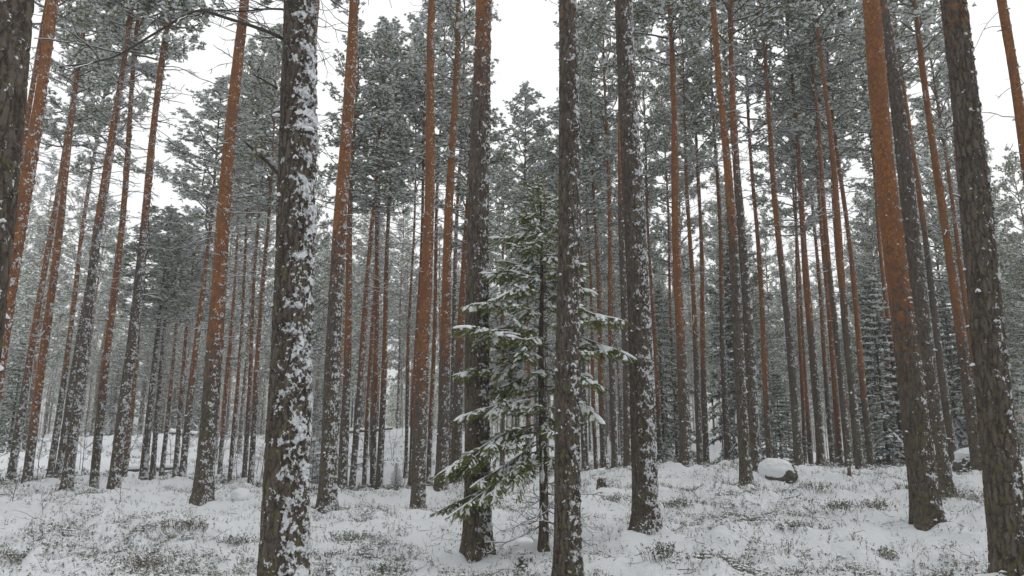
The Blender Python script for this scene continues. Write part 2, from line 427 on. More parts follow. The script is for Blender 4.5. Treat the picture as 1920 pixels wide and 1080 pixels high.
def ground_h(x, y):
    x = np.asarray(x, float); y = np.asarray(y, float)
    h = base_h(x, y)
    dist = np.hypot(x, y); fade = smooth(1.5, 6, dist)
    h = h + fade * 0.20 * fbm2(x, y, 0.5, 2, 1.0) + fade * 0.24 * np.maximum(fbm2(x, y, 1.2, 2, 9.0), -0.12) + 0.7 * smooth(26, 40, dist) * fbm2(x, y, 0.11, 3, 31.0)
    h = h + (0.045 + 0.10 * patchy(x, y)) * fbm2(x, y, 3.2, 3, 2.0) + 0.16 * fade * np.maximum(fbm2(x, y, 0.9, 2, 21.0) - 0.05, 0)
    h = h + 0.12 * np.exp(-(((x + 6.4) / 0.8) ** 2 + ((y - 12) / .7) ** 2)) + 0.14 * np.exp(-(((x - 3.5) / 0.7) ** 2 + ((y - 13.6) / .8) ** 2)) + 0.14 * np.exp(-(((x - .35) / 0.45) ** 2 + ((y - 9.2) / .5) ** 2))
    far = smooth(60, 200, dist); h = h + far * 2.0 * fbm2(x, y, 0.012, 2, 3.0)
    for p in feet:                                   # snow banked around each foot
        if p[1] < 22:
            d2 = (x - p[0]) ** 2 + (y - p[1]) ** 2
            h = h + 0.07 * np.exp(-d2 / 0.20) * (1 + .5 * np.sin(3 * np.arctan2(y - p[1], x - p[0]) + p[0] * 5))
    return h
def gz(x, y): return float(ground_h(np.array([x]), np.array([y]))[0])

def build_ground():
    a_f = np.radians(np.linspace(-44, 44, 640)); a_b = np.radians(np.linspace(44, 316, 90))[1:-1]
    ang = np.concatenate([a_f, a_b]); na = len(ang)
    r = np.concatenate([[0.6, 1.2, 2.0, 3.0], np.geomspace(4.0, 45, 420), np.geomspace(46, 900, 70)]); nr = len(r)
    R, A = np.meshgrid(r, ang, indexing='ij')
    X = (R * np.sin(A)).ravel(); Y = (R * np.cos(A)).ravel(); Z = ground_h(X, Y)
    g = Geo()
    i = np.arange(nr - 1)[:, None] * na; j = np.arange(na)[None, :]; j2 = (j + 1) % na
    f = np.stack([i + j, i + na + j, i + na + j2, i + j2], -1).reshape(-1, 4)
    V = np.stack([X, Y, Z], 1)
    V = np.concatenate([V, [[0, 0, gz(0, 0)]]])
    g.add(V, f)
    g.f[3].append(np.stack([np.full(na, len(V) - 1), np.arange(na), (np.arange(na) + 1) % na], 1)[:, ::-1]); g.m[3].append(np.zeros(na))
    o = g.build('snowy_ground', [GROUND]); tag(o, kind='structure')
    return o
build_ground()

# ------------------------------------------------------------------ tree building blocks
WIND = np.array([0.95, -0.30, 0.0]); WIND /= np.linalg.norm(WIND)
def trunk_mesh(H, R15, lean, age0, snow, seg, dz_fine, z_fine, butt=1.0, seed=0, z0=-0.5, dead_top=False):
    """tapering trunk; rows are dense up to z_fine"""
    zs = np.concatenate([np.arange(z0, z_fine, dz_fine), np.arange(z_fine, H, 0.35), [H]])
    prof = lambda z: np.clip(1 - z / H, 0.02, 1.02) ** 0.72
    R = R15 * prof(zs) / prof(np.array([1.5]))
    R = R + R15 * 0.34 * butt * np.exp(-np.maximum(zs, 0) / 0.26)
    R = R + R15 * 0.03 * np.sin(zs * 2.1 + seed) 
    if dead_top: R = np.maximum(R, R15 * .35)
    sw = 0.009 * np.minimum(np.maximum(zs, 0), 8) ** 0.8
    cx = lean[0] * zs + sw * np.sin(zs * 0.55 + seed * 1.7) ; cy = lean[1] * zs + sw * np.cos(zs * 0.47 + seed)
    an = np.arange(seg) / seg * 2 * np.pi
    Zg, Ag = np.meshgrid(zs, an, indexing='ij')
    Rg = R[:, None] * (1 + 0.16 * butt * np.exp(-np.maximum(zs, 0) / 0.25)[:, None] * np.sin(Ag * 4 + seed) + 0.025 * np.sin(Ag * 2 + zs[:, None] * 0.6 + seed * 3))
    q = np.stack([np.cos(Ag) * 2.2 + seed * 3.1, np.sin(Ag) * 2.2, Zg * 2.6], -1).reshape(-1, 3)
    Rg = Rg * (1 + 0.05 * noise3(q).reshape(Rg.shape))
    V = np.stack([cx[:, None] + np.cos(Ag) * Rg, cy[:, None] + np.sin(Ag) * Rg, Zg], -1).reshape(-1, 3)
    n = len(zs)
    i = np.arange(n - 1)[:, None] * seg; j = np.arange(seg)[None, :]; j2 = (j + 1) % seg
    f = np.stack([i + j, i + j2, i + seg + j2, i + seg + j], -1).reshape(-1, 4)
    age = (Zg - age0) / (3.4 if seg > 60 else 3.2) + 0.5
    lee = np.cos(Ag) * WIND[0] + np.sin(Ag) * WIND[1]
    sn = snow + 0.05 * np.exp(-np.maximum(Zg, 0) / 2.5) - 0.03 * np.clip(age, 0, 1)
    att = np.stack([age, lee + 0 * Zg, sn + 0 * Ag], -1).reshape(-1, 3)
    g = Geo(); g.add(V, f, 0, att)
    k = np.arange(1, seg - 1)
    g.add(V[-seg:], np.stack([0 * k, k, k + 1], 1), 0, att[-seg:])
    return g
ATT = ('age', 'lee', 'snowy')

def crooked(p0, d, L, n, bend, lift, rs):
    """wandering twig path starting at p0 towards d"""
    P = [np.array(p0, float)]; d = np.array(d, float); d /= np.linalg.norm(d)
    for i in range(n):
        d = d + rs.normal(size=3) * bend + np.array([0, 0, lift]) ; d /= np.linalg.norm(d)
        P.append(P[-1] + d * L / n)
    return np.array(P)

# vectorised needle tufts: each a spray of narrow blades with a cushion of snow
def tufts(g, C, D, size, nb, rs, mat_g, mat_s, snow_p=0.75, bw=0.16, ss=0.62):
    n = len(C)
    if n == 0: return
    size = size * rs.uniform(0.7, 1.3, n)
    d = rs.normal(size=(n, nb, 3)) * 0.75 + D[:, None, :] * 1.0
    d[..., 2] += 0.15
    d /= np.linalg.norm(d, axis=2)[..., None]
    L = size[:, None, None] * rs.uniform(0.7, 1.15, (n, nb, 1))
    side = np.cross(d, rs.normal(size=(n, nb, 3))); side /= np.linalg.norm(side, axis=2)[..., None] + 1e-9
    c = C[:, None, :]
    w = L * bw
    V = np.stack([c + side * w * 0.5 + d * L * 0.1, c - side * w * 0.5 + d * L * 0.1, c + d * L * 0.75 - side * w * 0.6, c + d * L, c + d * L * 0.6 + side * w * 0.7], 2)
    V = V.reshape(-1, 3); m = n * nb; b = np.arange(m)[:, None] * 5
    F3 = np.concatenate([b + np.array([0, 1, 2]), b + np.array([0, 2, 3]), b + np.array([0, 3, 4])])
    g.add(V, F3, mat_g)
    sel = rs.random(n) < snow_p
    Cs = C[sel] + D[sel] * (size[sel] * 0.35)[:, None] + np.array([.22, -.12, 0]) * size[sel][:, None]; s = size[sel] * ss * rs.uniform(0.6, 1.2, sel.sum()); k = len(Cs)
    if k:
        an = np.arange(5) / 5 * 2 * np.pi + rs.random((k, 1)) * 6
        rr = s[:, None] * rs.uniform(0.6, 1.15, (k, 5))
        el = 1 + 0.8 * rs.random((k, 1))
        az = rs.random((k, 1)) * 6.28
        lx, ly = np.cos(an) * rr * el, np.sin(an) * rr
        ring = np.stack([lx * np.cos(az) - ly * np.sin(az), lx * np.sin(az) + ly * np.cos(az), rs.normal(size=(k, 5)) * 0.25 * s[:, None]], -1) + Cs[:, None, :]
        top = Cs + np.array([0, 0, 1.0]) * (s * 0.55)[:, None]; bot = Cs - np.array([0, 0, 1.0]) * (s * 0.32)[:, None]
        V = np.concatenate([ring, top[:, None, :], bot[:, None, :]], 1).reshape(-1, 3)
        b = np.arange(k)[:, None] * 7
        F3 = np.concatenate([b + np.array([q, (q + 1) % 5, 5]) for q in range(5)] + [b + np.array([(q + 1) % 5, q, 6]) for q in range(5)])
        g.add(V, F3, mat_s)

def pine_crown(seed, Lc=8.0, rad=1.7, whorls=15, detail=1.0, low=False):
    """crown of a Scots pine, origin at its lower end on the stem"""
    rs = np.random.default_rng(seed); g = Geo()
    tips = []; dirs = []
    for w in range(whorls):
        t = w / (whorls - 1); z = Lc * (t ** 0.92) * 0.985
        env = rad * (1.0 - t) ** 0.62 * (0.55 + 0.45 * min(1, t * 5 + 0.35)) + 0.12
        nb = int(rs.integers(3, 6)) if t < 0.9 else 4
        a0 = rs.random() * 6.28
        for q in range(nb):
            if rs.random() < 0.14: continue
            a = a0 + q * 6.28 / nb + rs.normal() * 0.3
            L = env * rs.uniform(0.6, 1.25); el = 0.15 + 0.75 * t + rs.normal() * 0.15
            P = crooked((0, 0, z + rs.normal() * 0.12), (math.cos(a), math.sin(a), el), L, 6, 0.14, 0.05, rs)
            if not low:
                tube(g, P, np.linspace(0.020 + 0.012 * (1 - t), 0.006, len(P)), 4, 0, cap=False)
                strip_snow(g, P[:5], np.full(5, 0.022), 2, 0.010)
            nsb = int((5 + L * 3.2) )
            for sidx in range(nsb):
                u = rs.uniform(0.25, 1.0); k = u * (len(P) - 1); k0 = int(min(k, len(P) - 2)); p = P[k0] + (P[k0 + 1] - P[k0]) * (k - k0)
                aa = a + rs.choice([-1, 1]) * rs.uniform(0.3, 1.2)
                sl = L * 0.34 * rs.uniform(0.4, 1.2) * (1.15 - u * 0.5)
                dd = np.array([math.cos(aa), math.sin(aa), rs.uniform(0.0, 0.6)]); dd /= np.linalg.norm(dd)
                Q = np.stack([p, p + dd * sl * 0.5, p + dd * sl + np.array([0, 0, 0.05])])
                if not low: tube(g, Q, np.array([0.008, 0.006, 0.004]), 3, 0, cap=False)
                nt_ = max(2, int(sl / 0.085 * detail))
                for e in range(nt_):
                    ue = (e + rs.random()) / nt_
                    tips.append(p + dd * sl * (0.25 + 0.85 * ue) + rs.normal(size=3) * 0.05); v = dd + rs.normal(size=3) * 0.3 + [0, 0, 0.35]; dirs.append(v / np.linalg.norm(v))
    tips = np.array(tips); dirs = np.array(dirs)
    if low: tufts(g, tips, dirs, 0.20, 3, rs, 1, 2, 0.80, 0.34, 0.60)
    else: tufts(g, tips, dirs, 0.110, 7, rs, 1, 2, 0.95, 0.16, 0.60)
    return g
def dead_branches(g, seed, z0, z1, n, Lm, lean=(0, 0), fine=True, M=(1, 2), thick=1.0):
    """bare lower side limbs with snow lying along them, grown out of the trunk mesh"""
    rs = np.random.default_rng(seed); nv = len(g.v)
    for i in range(n):
        z = z0 + (z1 - z0) * rs.random() ** 0.7; a = rs.random() * 6.28
        L = Lm * rs.uniform(0.25, 1.1) * (0.45 + 0.55 * (z - z0) / (z1 - z0)); el = rs.normal() * 0.22
        P = crooked((0, 0, z), (math.cos(a), math.sin(a), el), L + 0.08, 6, 0.16, -0.02, rs)
        r0 = rs.uniform(0.007, 0.014) * thick
        tube(g, P, np.linspace(r0, 0.003, 7), 4, M[0], cap=False)
        if rs.random() < 0.85: strip_snow(g, P, np.linspace(r0 * 1.25, 0.007, 7), M[1], r0 * 0.5)
        if fine:
            for q in range(int(rs.integers(1, 5))):
                k = int(rs.integers(2, 6)); aa = a + rs.choice([-1, 1]) * rs.uniform(0.4, 1.1)
                Q = crooked(P[k], (math.cos(aa), math.sin(aa), rs.normal() * 0.3), L * rs.uniform(0.12, 0.4), 3, 0.2, 0, rs)
                tube(g, Q, np.linspace(0.005, 0.002, 4), 3, M[0], cap=False)
                if rs.random() < 0.7: strip_snow(g, Q, np.full(4, 0.008), M[1], 0.003)
    for v in g.v[nv:]:
        v[:, 0] += lean[0] * v[:, 2]; v[:, 1] += lean[1] * v[:, 2]
    return g
def hide_proto(o):
    col.objects.unlink(o)
    return o
CROWNS = [hide_proto(pine_crown(100 + i, Lc=rnd.uniform(6.5, 8.5), rad=rnd.uniform(1.5, 2.0), whorls=19, detail=1.25).build('crown', [TWIG, NEEDLE, SNOW], smooth_sh=False)) for i in range(9)]
CROWN_L = [max(v.co.z for v in o.data.vertices) for o in CROWNS]
def inst(proto, parent, loc=(0, 0, 0), rot=None, sc=(1, 1, 1)):
    o = proto.copy(); col.objects.link(o); o.parent = parent; o.location = loc; o.scale = sc
    if rot is not None:
        o.rotation_mode = 'QUATERNION'; o.rotation_quaternion = rot
    return o
def lean_q(lean, spin=0.0):
    d = Vector((lean[0], lean[1], 1)).normalized()
    return Vector((0, 0, 1)).rotation_difference(d) @ Quaternion((0, 0, 1), spin)

# sky openings seen in the photo: trees whose tops stand there are shorter
CAPS = [(935, 1042, 160), (688, 748, 45), (322, 376, 400), (376, 400, 150), (470, 520, 60)]
def cap_height(x, y, H, zb):
    px, _ = pix((x, y, zb + H * 0.8))
    for a, b, yc in CAPS:
        m = 0.8 * F / max(y, 1)
        if a - m < px < b + m:
            p = at(px, yc, y)
            H = min(H, p[2] - zb)
    return H

# ------------------------------------------------------------------ the measured pines
for i, (xb, yb, xt, yt, D, w, oy, sn, label) in enumerate(T):
    P0 = at(xb, yb, D); P1 = at(xt, yt, D)
    zb = gz(P0[0], P0[1]); 
    lean = np.array([(P1[0] - P0[0]) / (P1[2] - P0[2]), rnd.uniform(-0.01, 0.01)])
    P0[0] -= lean[0] * (P0[2] - zb); P0[2] = zb
    R15 = w * 0.976 * D / F / 2
    H = 20.0 * rnd.uniform(0.95, 1.08) * (0.9 + 0.25 * min(1, R15 / 0.16) - 0.1)
    if D > 19: H = cap_height(P0[0] + lean[0] * H, D, H, zb)
    age0 = at((xb + xt) / 2, oy, D)[2] - zb
    root = empty('pine_tree', P0, label, 'tree')
    hero = D < 12
    mid = D < 20.5
    if hero:
        seg, dz = (110, 0.012) if D < 9 else (76, 0.018)
        zf = CAMZ + D * math.tan(math.radians(34.5)) + 0.4
    elif mid: seg, dz, zf = 40, 0.04, 14.0
    else: seg, dz, zf = 16, 0.25, 14.0
    g = trunk_mesh(H, R15, lean, age0, sn, seg, dz, min(zf, H - 1), 1.0 if mid else 0.6, seed=i)
    c = rnd.randrange(len(CROWNS)); top = H + 0.25
    Lc = CROWN_L[c]; cs = min(1.15, H * 0.44 / Lc) if D > 12 else H * 0.36 / Lc
    zc = top - Lc * cs
    hs_ = rnd.uniform(0.9, 1.15) * (1.0 if D < 22 else 0.95)
    inst(CROWNS[c], root, (lean[0] * zc, lean[1] * zc, zc), lean_q(lean, rnd.uniform(0, 6.28)), (hs_, hs_, cs))
    if D > 12:
        if xb < 560: nb_ = 70 if D < 30 else 45
        else: nb_ = 30 if D < 24 else 50
        dead_branches(g, 500 + i, 3.0 if xb < 560 else 4.5, zc + 0.6, nb_, 1.25, lean)
    if D < 31:                                       # knots and short broken stubs up the stem, most carrying a dab of snow
        rs = np.random.default_rng(6000 + i); ns = {True: 34, False: 26}[mid]
        for q in range(ns):
            z = rs.uniform(1.2, 13.5) if q % 4 else rs.uniform(0.8, 5); a = rs.random() * 6.28
            Rz = R15 * (max(1 - z / H, .02) / (1 - 1.5 / H)) ** .72; Ls = rs.uniform(.02, .09) * (1.0 if D > 12 else .7); o_ = np.array([math.cos(a), math.sin(a), rs.normal() * .2])
            b_ = np.array([lean[0] * z, lean[1] * z, z]); P = np.array([b_ + o_ * Rz * .8, b_ + o_ * (Rz + Ls * .5), b_ + o_ * (Rz + Ls)])
            tube(g, P, np.array([.014, .010, .007]) * rs.uniform(.6, 1.2), 5, 1)
            if rs.random() < .8: strip_snow(g, P, np.array([.018, .022, .008]) * rs.uniform(.7, 1.3), 2, .004, .8)
    g.build('trunk', [BARK_D if mid else BARK, TWIG, SNOW], root, ATT)

# ------------------------------------------------------------------ background pines (individuals, shared meshes)
TR = [hide_proto(dead_branches(trunk_mesh(18.0, rr, (0, 0), az, sn, 12, 0.4, 6, 0.5, seed=30 + q, z0=-0.6), 700 + q, 2.0, 9.5, 75, 1.3, thick=1.3).build('trunk', [BARK, TWIG, SNOW], None, ATT))
      for q, (rr, az, sn) in enumerate([(0.085, 5.5, .01), (0.10, 4.2, .0), (0.12, 6.5, .02), (0.10, 7.5, .02), (0.075, 4.0, .0), (0.11, 3.2, -.01), (0.09, 6.0, .02), (0.13, 5.0, .0)])]
placed = [(p[0], p[1]) for p in feet]
def free(x, y, md):
    return all((x - a) ** 2 + (y - b) ** 2 > md * md for a, b in placed)
cnt = 0; tries = 0; BGT = []
BG_N = 168
while cnt < BG_N and tries < 20000:
    tries += 1
    Y = 29 + 46 * rnd.random() ** 0.75
    px = rnd.uniform(-60, 1980)
    x = (px - 960) / F * Y * 1.0
    if not free(x, Y, 1.5 if Y > 34 else 2.2): continue
    if (610 < px < 880 and Y < 50 and rnd.random() < .85) or (px < 520 and Y < 46 and rnd.random() < .45): continue   # the open hollow
    placed.append((x, Y)); cnt += 1
    zb = gz(x, Y)
    H = rnd.uniform(14, 20.5) if rnd.random() < 0.7 else rnd.uniform(8, 14)
    H = cap_height(x, Y, H, zb)
    if H < 6: H = 6
    k = H / 18.0
    root = empty('pine_tree', (x, Y, zb), 'slender snow dusted pine among many others in the background forest', 'tree', 'slender pines filling the background forest')
    BGT.append((root, x, Y, zb))
    root.rotation_euler = (rnd.gauss(0, 0.012), rnd.gauss(0, 0.015), rnd.uniform(-0.5, 0.5))
    inst(rnd.choice(TR), root, sc=(rnd.uniform(0.85, 1.15),) * 2 + (k,))
    c = rnd.randrange(len(CROWNS)); Lc = CROWN_L[c]; cs = min(1.7, H * rnd.uniform(0.50, 0.72) / Lc); zc = H + 0.2 - Lc * cs
    s_ = rnd.uniform(0.95, 1.35)
    inst(CROWNS[c], root, (0, 0, zc), Quaternion((0, 0, 1), rnd.uniform(0, 6.28)), (s_, s_, cs))

LM = [(-45, 'thick orange pine at the left edge'), (121, 'dark snow flecked leaning pine'), (213, 'pine with many bare side branches'),
      (378, 'orange pine with a dark foot'), (527, 'thick foreground trunk'), (612, 'snow flecked reddish pine'), (783, 'tall bright orange pine'),
      (895, 'stout pine behind the spruce'), (1065, 'straight trunk before the spruce'), (1211, 'snow streaked grey pine'), (1286, 'orange and dark pine'),
      (1401, 'close pair of pines'), (1499, 'pine rising behind the rock'), (1635, 'two tone pine'), (1740, 'flaky orange pine'), (1903, 'mossy pine at the right')]
lm = []
for xb, nm in LM:
    r = [t for t in T if t[0] == xb][0]
    f_ = (750 - r[1]) / (r[3] - r[1]); lm.append((r[0] + (r[2] - r[0]) * f_, nm))
ORD = ['first', 'second', 'third', 'fourth', 'fifth', 'sixth', 'seventh', 'eighth', 'ninth', 'tenth', 'eleventh', 'twelfth', 'thirteenth', 'fourteenth', 'fifteenth', 'sixteenth', 'seventeenth', 'eighteenth', 'nineteenth', 'twentieth', 'twenty-first', 'twenty-second', 'twenty-third', 'twenty-fourth', 'twenty-fifth', 'twenty-sixth', 'twenty-seventh', 'twenty-eighth', 'twenty-ninth', 'thirtieth']
byl = {}
for root, x, Y, zb in BGT:
    px = pix((x, Y, at(960, 750, Y)[2]))[0]
    k = max([q for q in range(len(lm)) if lm[q][0] <= px], default=-1)
    byl.setdefault(k, []).append((px, root))
for k, l in byl.items():
    l.sort(key=lambda t: t[0])
    if k < 0: l.reverse()
    for q, (px, root) in enumerate(l):
        root['label'] = f"{ORD[q]} slender background pine {'left' if k < 0 else 'right'} of the {lm[max(k, 0)][1]}"

# ------------------------------------------------------------------ distant wood (reads as one mass)
def far_wood():
    g = Geo(); rs = np.random.default_rng(5)
    lows = [pine_crown(400 + i, Lc=8.5, rad=2.0, whorls=12, detail=0.55, low=True) for i in range(4)]
    lows = [(np.concatenate(l.v), {k: (np.concatenate(l.f[k]), np.concatenate(l.m[k])) for k in (3, 4) if l.f[k]}) for l in lows]
    n = 0
    while n < 430:
        Y = 72 + 118 * rs.random() ** 1.2; px = rs.uniform(-80, 2000); x = (px - 960) / F * Y
        zb = gz(x, Y); H = rs.uniform(12, 20); n += 1
        px2 = px
        for a, b, yc in CAPS:
            if a - 12 < px < b + 12: H = min(H, at(px, yc, Y)[2] - zb)
        zs = np.linspace(-1, H, 6)
        att = np.stack([(zs - rs.uniform(3, 7)) / 3, np.full(6, 0.3), np.full(6, -0.02)], 1)
        tube(g, np.stack([x + 0 * zs, Y + 0 * zs, zb + zs], 1), 0.11 * np.clip(1 - zs / H, 0.03, 1) ** 0.7, 5, 0, att, cap=False)
        V, fs = lows[int(rs.integers(4))]; a = rs.random() * 6.28; s = rs.uniform(0.8, 1.25); L = H * rs.uniform(0.6, 0.85) / 8.5
        Vn = np.stack([(V[:, 0] * math.cos(a) - V[:, 1] * math.sin(a)) * s + x, (V[:, 0] * math.sin(a) + V[:, 1] * math.cos(a)) * s + Y, V[:, 2] * L + zb + H - 8.5 * L], 1)
        for k, (f, m) in fs.items():
            g.v.append(Vn); g.f[k].append(f + g.n); g.m[k].append(m); g.n += len(Vn); g.a.append(np.zeros((len(Vn), 3)))
    o = g.build('distant_wood', [BARK, NEEDLE, SNOW], None, ATT, smooth_sh=False)
    tag(o, 'dense far-off mass of snowy pines closing the view between the trunks', 'forest', kind='stuff')
far_wood()


# the wood goes on beside and behind the camera and closes over it
def around_wood():  # unseen trees, put in so their canopy dims the light
    g = Geo(); rs = np.random.default_rng(15)
    lows = [pine_crown(450 + i, Lc=8.5, rad=2.1, whorls=12, detail=0.6, low=True) for i in range(3)]
    lows = [(np.concatenate(l.v), {k: (np.concatenate(l.f[k]), np.concatenate(l.m[k])) for k in (3, 4) if l.f[k]}) for l in lows]
    n = 0; pl = []; tr = 0
    while n < 150 and tr < 9000:
        tr += 1
        a = rs.uniform(0, 6.28); r = 4 + 34 * rs.random() ** 0.6; x, y = r * math.sin(a), r * math.cos(a)
        if y > 0 and abs(x) < y * 0.78 + 3.2: continue
        if any((x - b) ** 2 + (y - c) ** 2 < 5.5 for b, c in pl): continue
        pl.append((x, y)); n += 1
        zb = gz(x, y); H = rs.uniform(17, 21)
        zs = np.linspace(-1, H, 8)
        att = np.stack([(zs - rs.uniform(3, 7)) / 3, np.full(8, 0.3), np.full(8, 0.0)], 1)
        tube(g, np.stack([x + 0 * zs, y + 0 * zs, zb + zs], 1), 0.14 * np.clip(1 - zs / H, 0.03, 1) ** 0.7, 10, 0, att, cap=False)
        V, fs = lows[int(rs.integers(3))]; a = rs.random() * 6.28; s = rs.uniform(0.9, 1.3); L = H * 0.47 / 8.5
        Vn = np.stack([(V[:, 0] * math.cos(a) - V[:, 1] * math.sin(a)) * s + x, (V[:, 0] * math.sin(a) + V[:, 1] * math.cos(a)) * s + y, V[:, 2] * L + zb + H - 8.5 * L], 1)
        for k, (f, m) in fs.items():
            g.v.append(Vn); g.f[k].append(f + g.n); g.m[k].append(m); g.n += len(Vn); g.a.append(np.zeros((len(Vn), 3)))
    o = g.build('surrounding_wood', [BARK, NEEDLE, SNOW], None, ATT, smooth_sh=False)
    tag(o, 'snowy pine wood going on outside the edges of the picture', 'forest', kind='stuff')
around_wood()

# ------------------------------------------------------------------ spruces
def spruce_bough(L, az, el, droop, rs, z, seed_full=1.0, snow_w=1.0, dark=False):
    """one spruce bough: stem, feathered side shoots, snow lying on it; returns Geo with origin on the trunk axis"""
    g = Geo(); n = 9
    u = np.linspace(0, 1, n)
    d = np.array([math.cos(az), math.sin(az), 0]); sd = np.array([-d[1], d[0], 0])
    wv = rs.normal() * 0.13
    zz = L * (math.tan(el) * u - droop * u ** 1.6 + 0.10 * np.maximum(u - 0.6, 0) * 2.2 + 0.03 * np.sin(u * 5 + rs.random() * 6))
    P = d[None] * (L * u)[:, None] + sd[None] * (L * wv * np.sin(u * 3))[:, None] + np.array([0, 0, 1.])[None] * (z + zz)[:, None]
    tube(g, P, np.linspace(0.011, 0.003, n) * (0.6 + 0.4 * L), 5, 0, cap=False)
    shoots = []
    def along(t):
        k = t * (n - 1); k0 = min(int(k), n - 2); return P[k0] + (P[k0 + 1] - P[k0]) * (k - k0), (P[k0 + 1] - P[k0]) / np.linalg.norm(P[k0 + 1] - P[k0])
    step = 0.050
    t = 0.16 + 0.06 * rs.random()
    while t < 0.97:
        for sg in (-1, 1):
            if rs.random() > 0.93 * seed_full: continue
            p, T = along(t)
            sl = (0.36 * L * (1 - t) ** 0.7 * min(1, (t + .25) * 1.6) + 0.05) * rs.uniform(0.55, 1.2)
            sl = min(sl, 0.42)
            dd = T * 0.75 + np.cross(T, [0, 0, 1.]) * sg * rs.uniform(0.5, 1.1) + np.array([0, 0, -0.42 + rs.normal() * 0.22]); dd /= np.linalg.norm(dd)
            Q = np.stack([p + dd * sl * q + np.array([0, 0, -0.10 * sl * q * q]) for q in (0, .35, .7, 1.0)])
            shoots.append((Q, sl))
            if sl > 0.14:                       # second order shoots
                for q in np.arange(0.3, 0.95, 0.06 / sl * 1.1):
                    for s2 in (-1, 1):
                        if rs.random() < 0.3: continue
                        p2 = p + dd * sl * q; s2l = sl * (1 - q) * 0.6 * rs.uniform(0.5, 1.2) + 0.03
                        d2 = dd * 0.8 + np.cross(dd, [0, 0, 1.]) * s2 * 0.85 + np.array([0, 0, -0.25 + rs.normal() * .25]); d2 /= np.linalg.norm(d2)
                        shoots.append((np.stack([p2, p2 + d2 * s2l * .35, p2 + d2 * s2l * .7, p2 + d2 * s2l]), s2l))
        t += step / L
    p, T = along(0.93); shoots.append((np.stack([P[-3], P[-2], P[-1], P[-1] + T * 0.05]), 0.2))
    # needles: vectorised short blades all round each shoot
    C = []; Dn = []; Tn = []
    for Q, sl in shoots:
        k = max(8, int(sl / 0.0024))
        tt = np.sort(rs.random(k)) * 2.999; i0 = tt.astype(int); fr = (tt - i0)[:, None]
        C.append(Q[i0] + (Q[i0 + 1] - Q[i0]) * fr)
        T_ = (Q[3] - Q[0]) / (np.linalg.norm(Q[3] - Q[0]) + 1e-9); Tn.append(np.repeat(T_[None], k, 0))
    C = np.concatenate(C); Tn = np.concatenate(Tn)
    r = rs.normal(size=C.shape); r[:, 2] *= 0.9; r[:, 2] -= 0.35
    dn = Tn * 1.0 + r * 0.55; dn /= np.linalg.norm(dn, axis=1)[:, None]
    ln = rs.uniform(0.022, 0.046, len(C))[:, None]; sd_ = np.cross(dn, rs.normal(size=C.shape)); sd_ /= np.linalg.norm(sd_, axis=1)[:, None]
    V = np.stack([C + sd_ * 0.0045, C - sd_ * 0.0045, C + dn * ln], 1).reshape(-1, 3)
    b = np.arange(len(C))[:, None] * 3
    g.add(V, b + np.array([0, 1, 2]), 1)
    # snow
    for Q, sl in shoots:
        if rs.random() < 0.68 * min(1, snow_w + .1) and sl > 0.06:
            a, bq = sorted(rs.uniform(0, 1, 2)); 
            if bq - a < 0.45: a, bq = 0.05, 0.95
            m = 5; tt = np.linspace(a, bq, m) * 2.999; i0 = tt.astype(int); fr = (tt - i0)[:, None]
            R_ = Q[i0] + (Q[i0 + 1] - Q[i0]) * fr
            w = np.array([0.35, 0.9, 1.0, 0.85, 0.3]) * rs.uniform(0.011, 0.022) * snow_w * (1 + 0.6 * (sl > 0.15)) * rs.uniform(.8, 1.2, m)
            strip_snow(g, R_, w, 2, 0.004, 0.6)
    if snow_w > 0.5:
        k0 = 2; w = 0.015 * snow_w * rs.uniform(0.3, 1.3, n - k0); w[-1] *= .4; strip_snow(g, P[k0:], w, 2, 0.006, 0.6)
    return g

